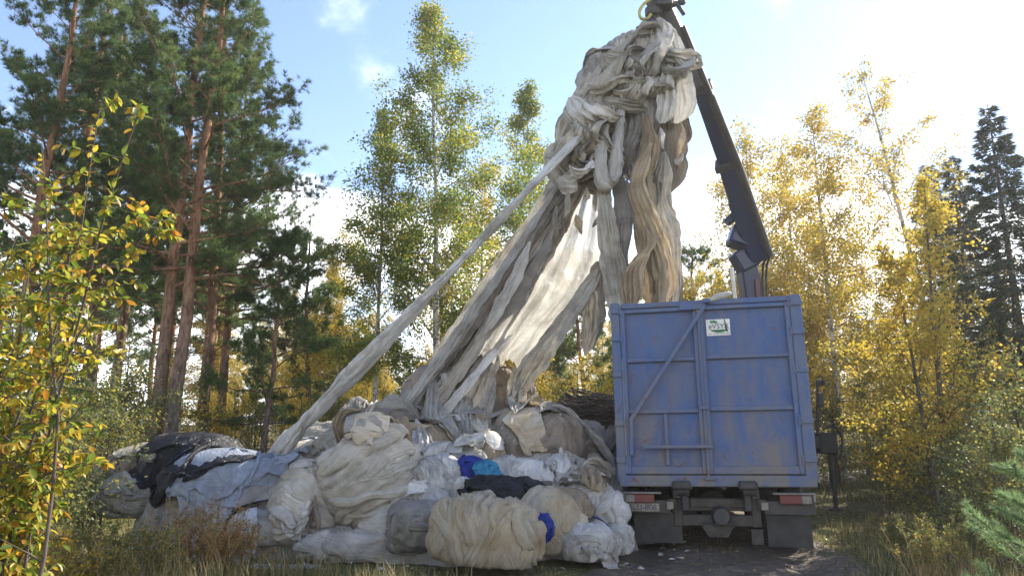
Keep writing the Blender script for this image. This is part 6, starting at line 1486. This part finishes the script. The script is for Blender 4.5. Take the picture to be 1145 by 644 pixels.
grass('dry_grass', 'tall dry grass on the right verge', 9000, (3.6, 8, 5.8, 12), 0.08, 0.26, 3, (0.2, 1.0), 0.005, 0.6, lambda x, y, r: x - road_x(y) > 1.75)
grass('grass', 'forest floor grass under the trees', 16000, (-14, 14, 15, 30), 0.08, 0.25, 4, (0.1, 0.9), 0.014, 0.5, offroad)
rng = np.random.default_rng(21); n = 20000
x = rng.uniform(-7, 9, n); y = rng.uniform(5.5, 20, n); ok = pile_h(x, y) < gz(x, y) + 0.04; x, y = x[ok], y[ok]; n = len(x)
z = gz(x, y) + 0.022 + 0.02 * rng.uniform(0, 1, n); P = np.stack([x, y, z], 1); a = rng.uniform(0, 6.28, n); d = np.stack([np.cos(a), np.sin(a), rng.normal(0, 0.2, n)], 1)
s = np.stack([-np.sin(a), np.cos(a), rng.normal(0, 0.25, n)], 1); L = rng.uniform(0.018, 0.05, n)[:, None]
v = np.stack([P - d * L / 2, P + s * L * 0.35, P + d * L / 2, P - s * L * 0.35], 1).reshape(-1, 3)
tag(ob('fallen_leaves', make_mesh('fallen_leaves', v, np.arange(n * 4).reshape(n, 4), tint=np.repeat(rng.uniform(0, 1, n), 4), smooth=False), L_LITTER), 'fallen leaves strewn over the track and the grass', 'leaves', kind='stuff')

# small scraps of film and net trodden into the ground round the heap
rng = np.random.default_rng(33); n = 1600
x = rng.uniform(-4.5, 2.6, n); y = rng.uniform(6.8, 13, n); hh = pile_h(x, y) - gz(x, y)
near = np.minimum.reduce([np.hypot((x - cx) / rx, (y - cy) / ry) for (cx, cy, rx, ry, h0) in LOBES])
ok = (hh < 0.04) & (near < 1.75) & (rng.uniform(0, 1, n) < np.clip(1.9 - near, 0.1, 1)); x, y = x[ok], y[ok]; n = len(x)
a = rng.uniform(0, 6.28, n); L = np.minimum(rng.gamma(2.0, 0.016, n) + 0.012, 0.07)[:, None]; z = gz(x, y) + 0.03
d = np.stack([np.cos(a), np.sin(a), rng.normal(0, 0.15, n)], 1); s = np.stack([-np.sin(a), np.cos(a), rng.normal(0, 0.3, n)], 1); P = np.stack([x, y, z], 1); up_ = np.array([0, 0, 1.0])
j = lambda: rng.uniform(0.5, 1.2, n)[:, None]
v = np.stack([P - d * L * j(), P + s * L * 0.5 * j() + up_ * L * 0.2, P + d * L * j(), P - s * L * 0.5 * j(), P + up_ * L * 0.35 * j()], 1).reshape(-1, 3); b5 = np.arange(n) * 5
f = np.concatenate([np.stack([b5 + i_, b5 + (i_ + 1) % 4, b5 + 4], 1) for i_ in range(4)])
L_SCRAP = leaf_mat('film_scraps', [(0, (0.30, 0.28, 0.25)), (0.6, (0.62, 0.60, 0.57)), (0.93, (0.72, 0.72, 0.72)), (1, (0.05, 0.10, 0.45))], 0.2)
tag(ob('plastic_litter', make_mesh('plastic_litter', v, f, tint=np.repeat(rng.uniform(0, 1, n), 5), smooth=False), L_SCRAP), 'small pale scraps of film and net trodden into the ground round the heap', 'litter', kind='stuff')

# ------------------------------------------------------------------ thin air volume added to imitate veiling glare of the lens
m, nt = mat_new('glare_veil_air')
pv = N(nt, 'ShaderNodeVolumePrincipled', {'Color': (0.95, 0.95, 0.93, 1), 'Density': 0.0009, 'Anisotropy': 0.55})
o_ = nt.nodes.new('ShaderNodeOutputMaterial'); nt.links.new(pv.outputs[0], o_.inputs['Volume'])
hz = MB(); hz.box((0, 29, 8.5), (150, 110, 20))
tag(hz.build('glare_veil', m), 'thin added veil in the air imitating lens glare over the trees', 'glare_veil', kind='stuff')
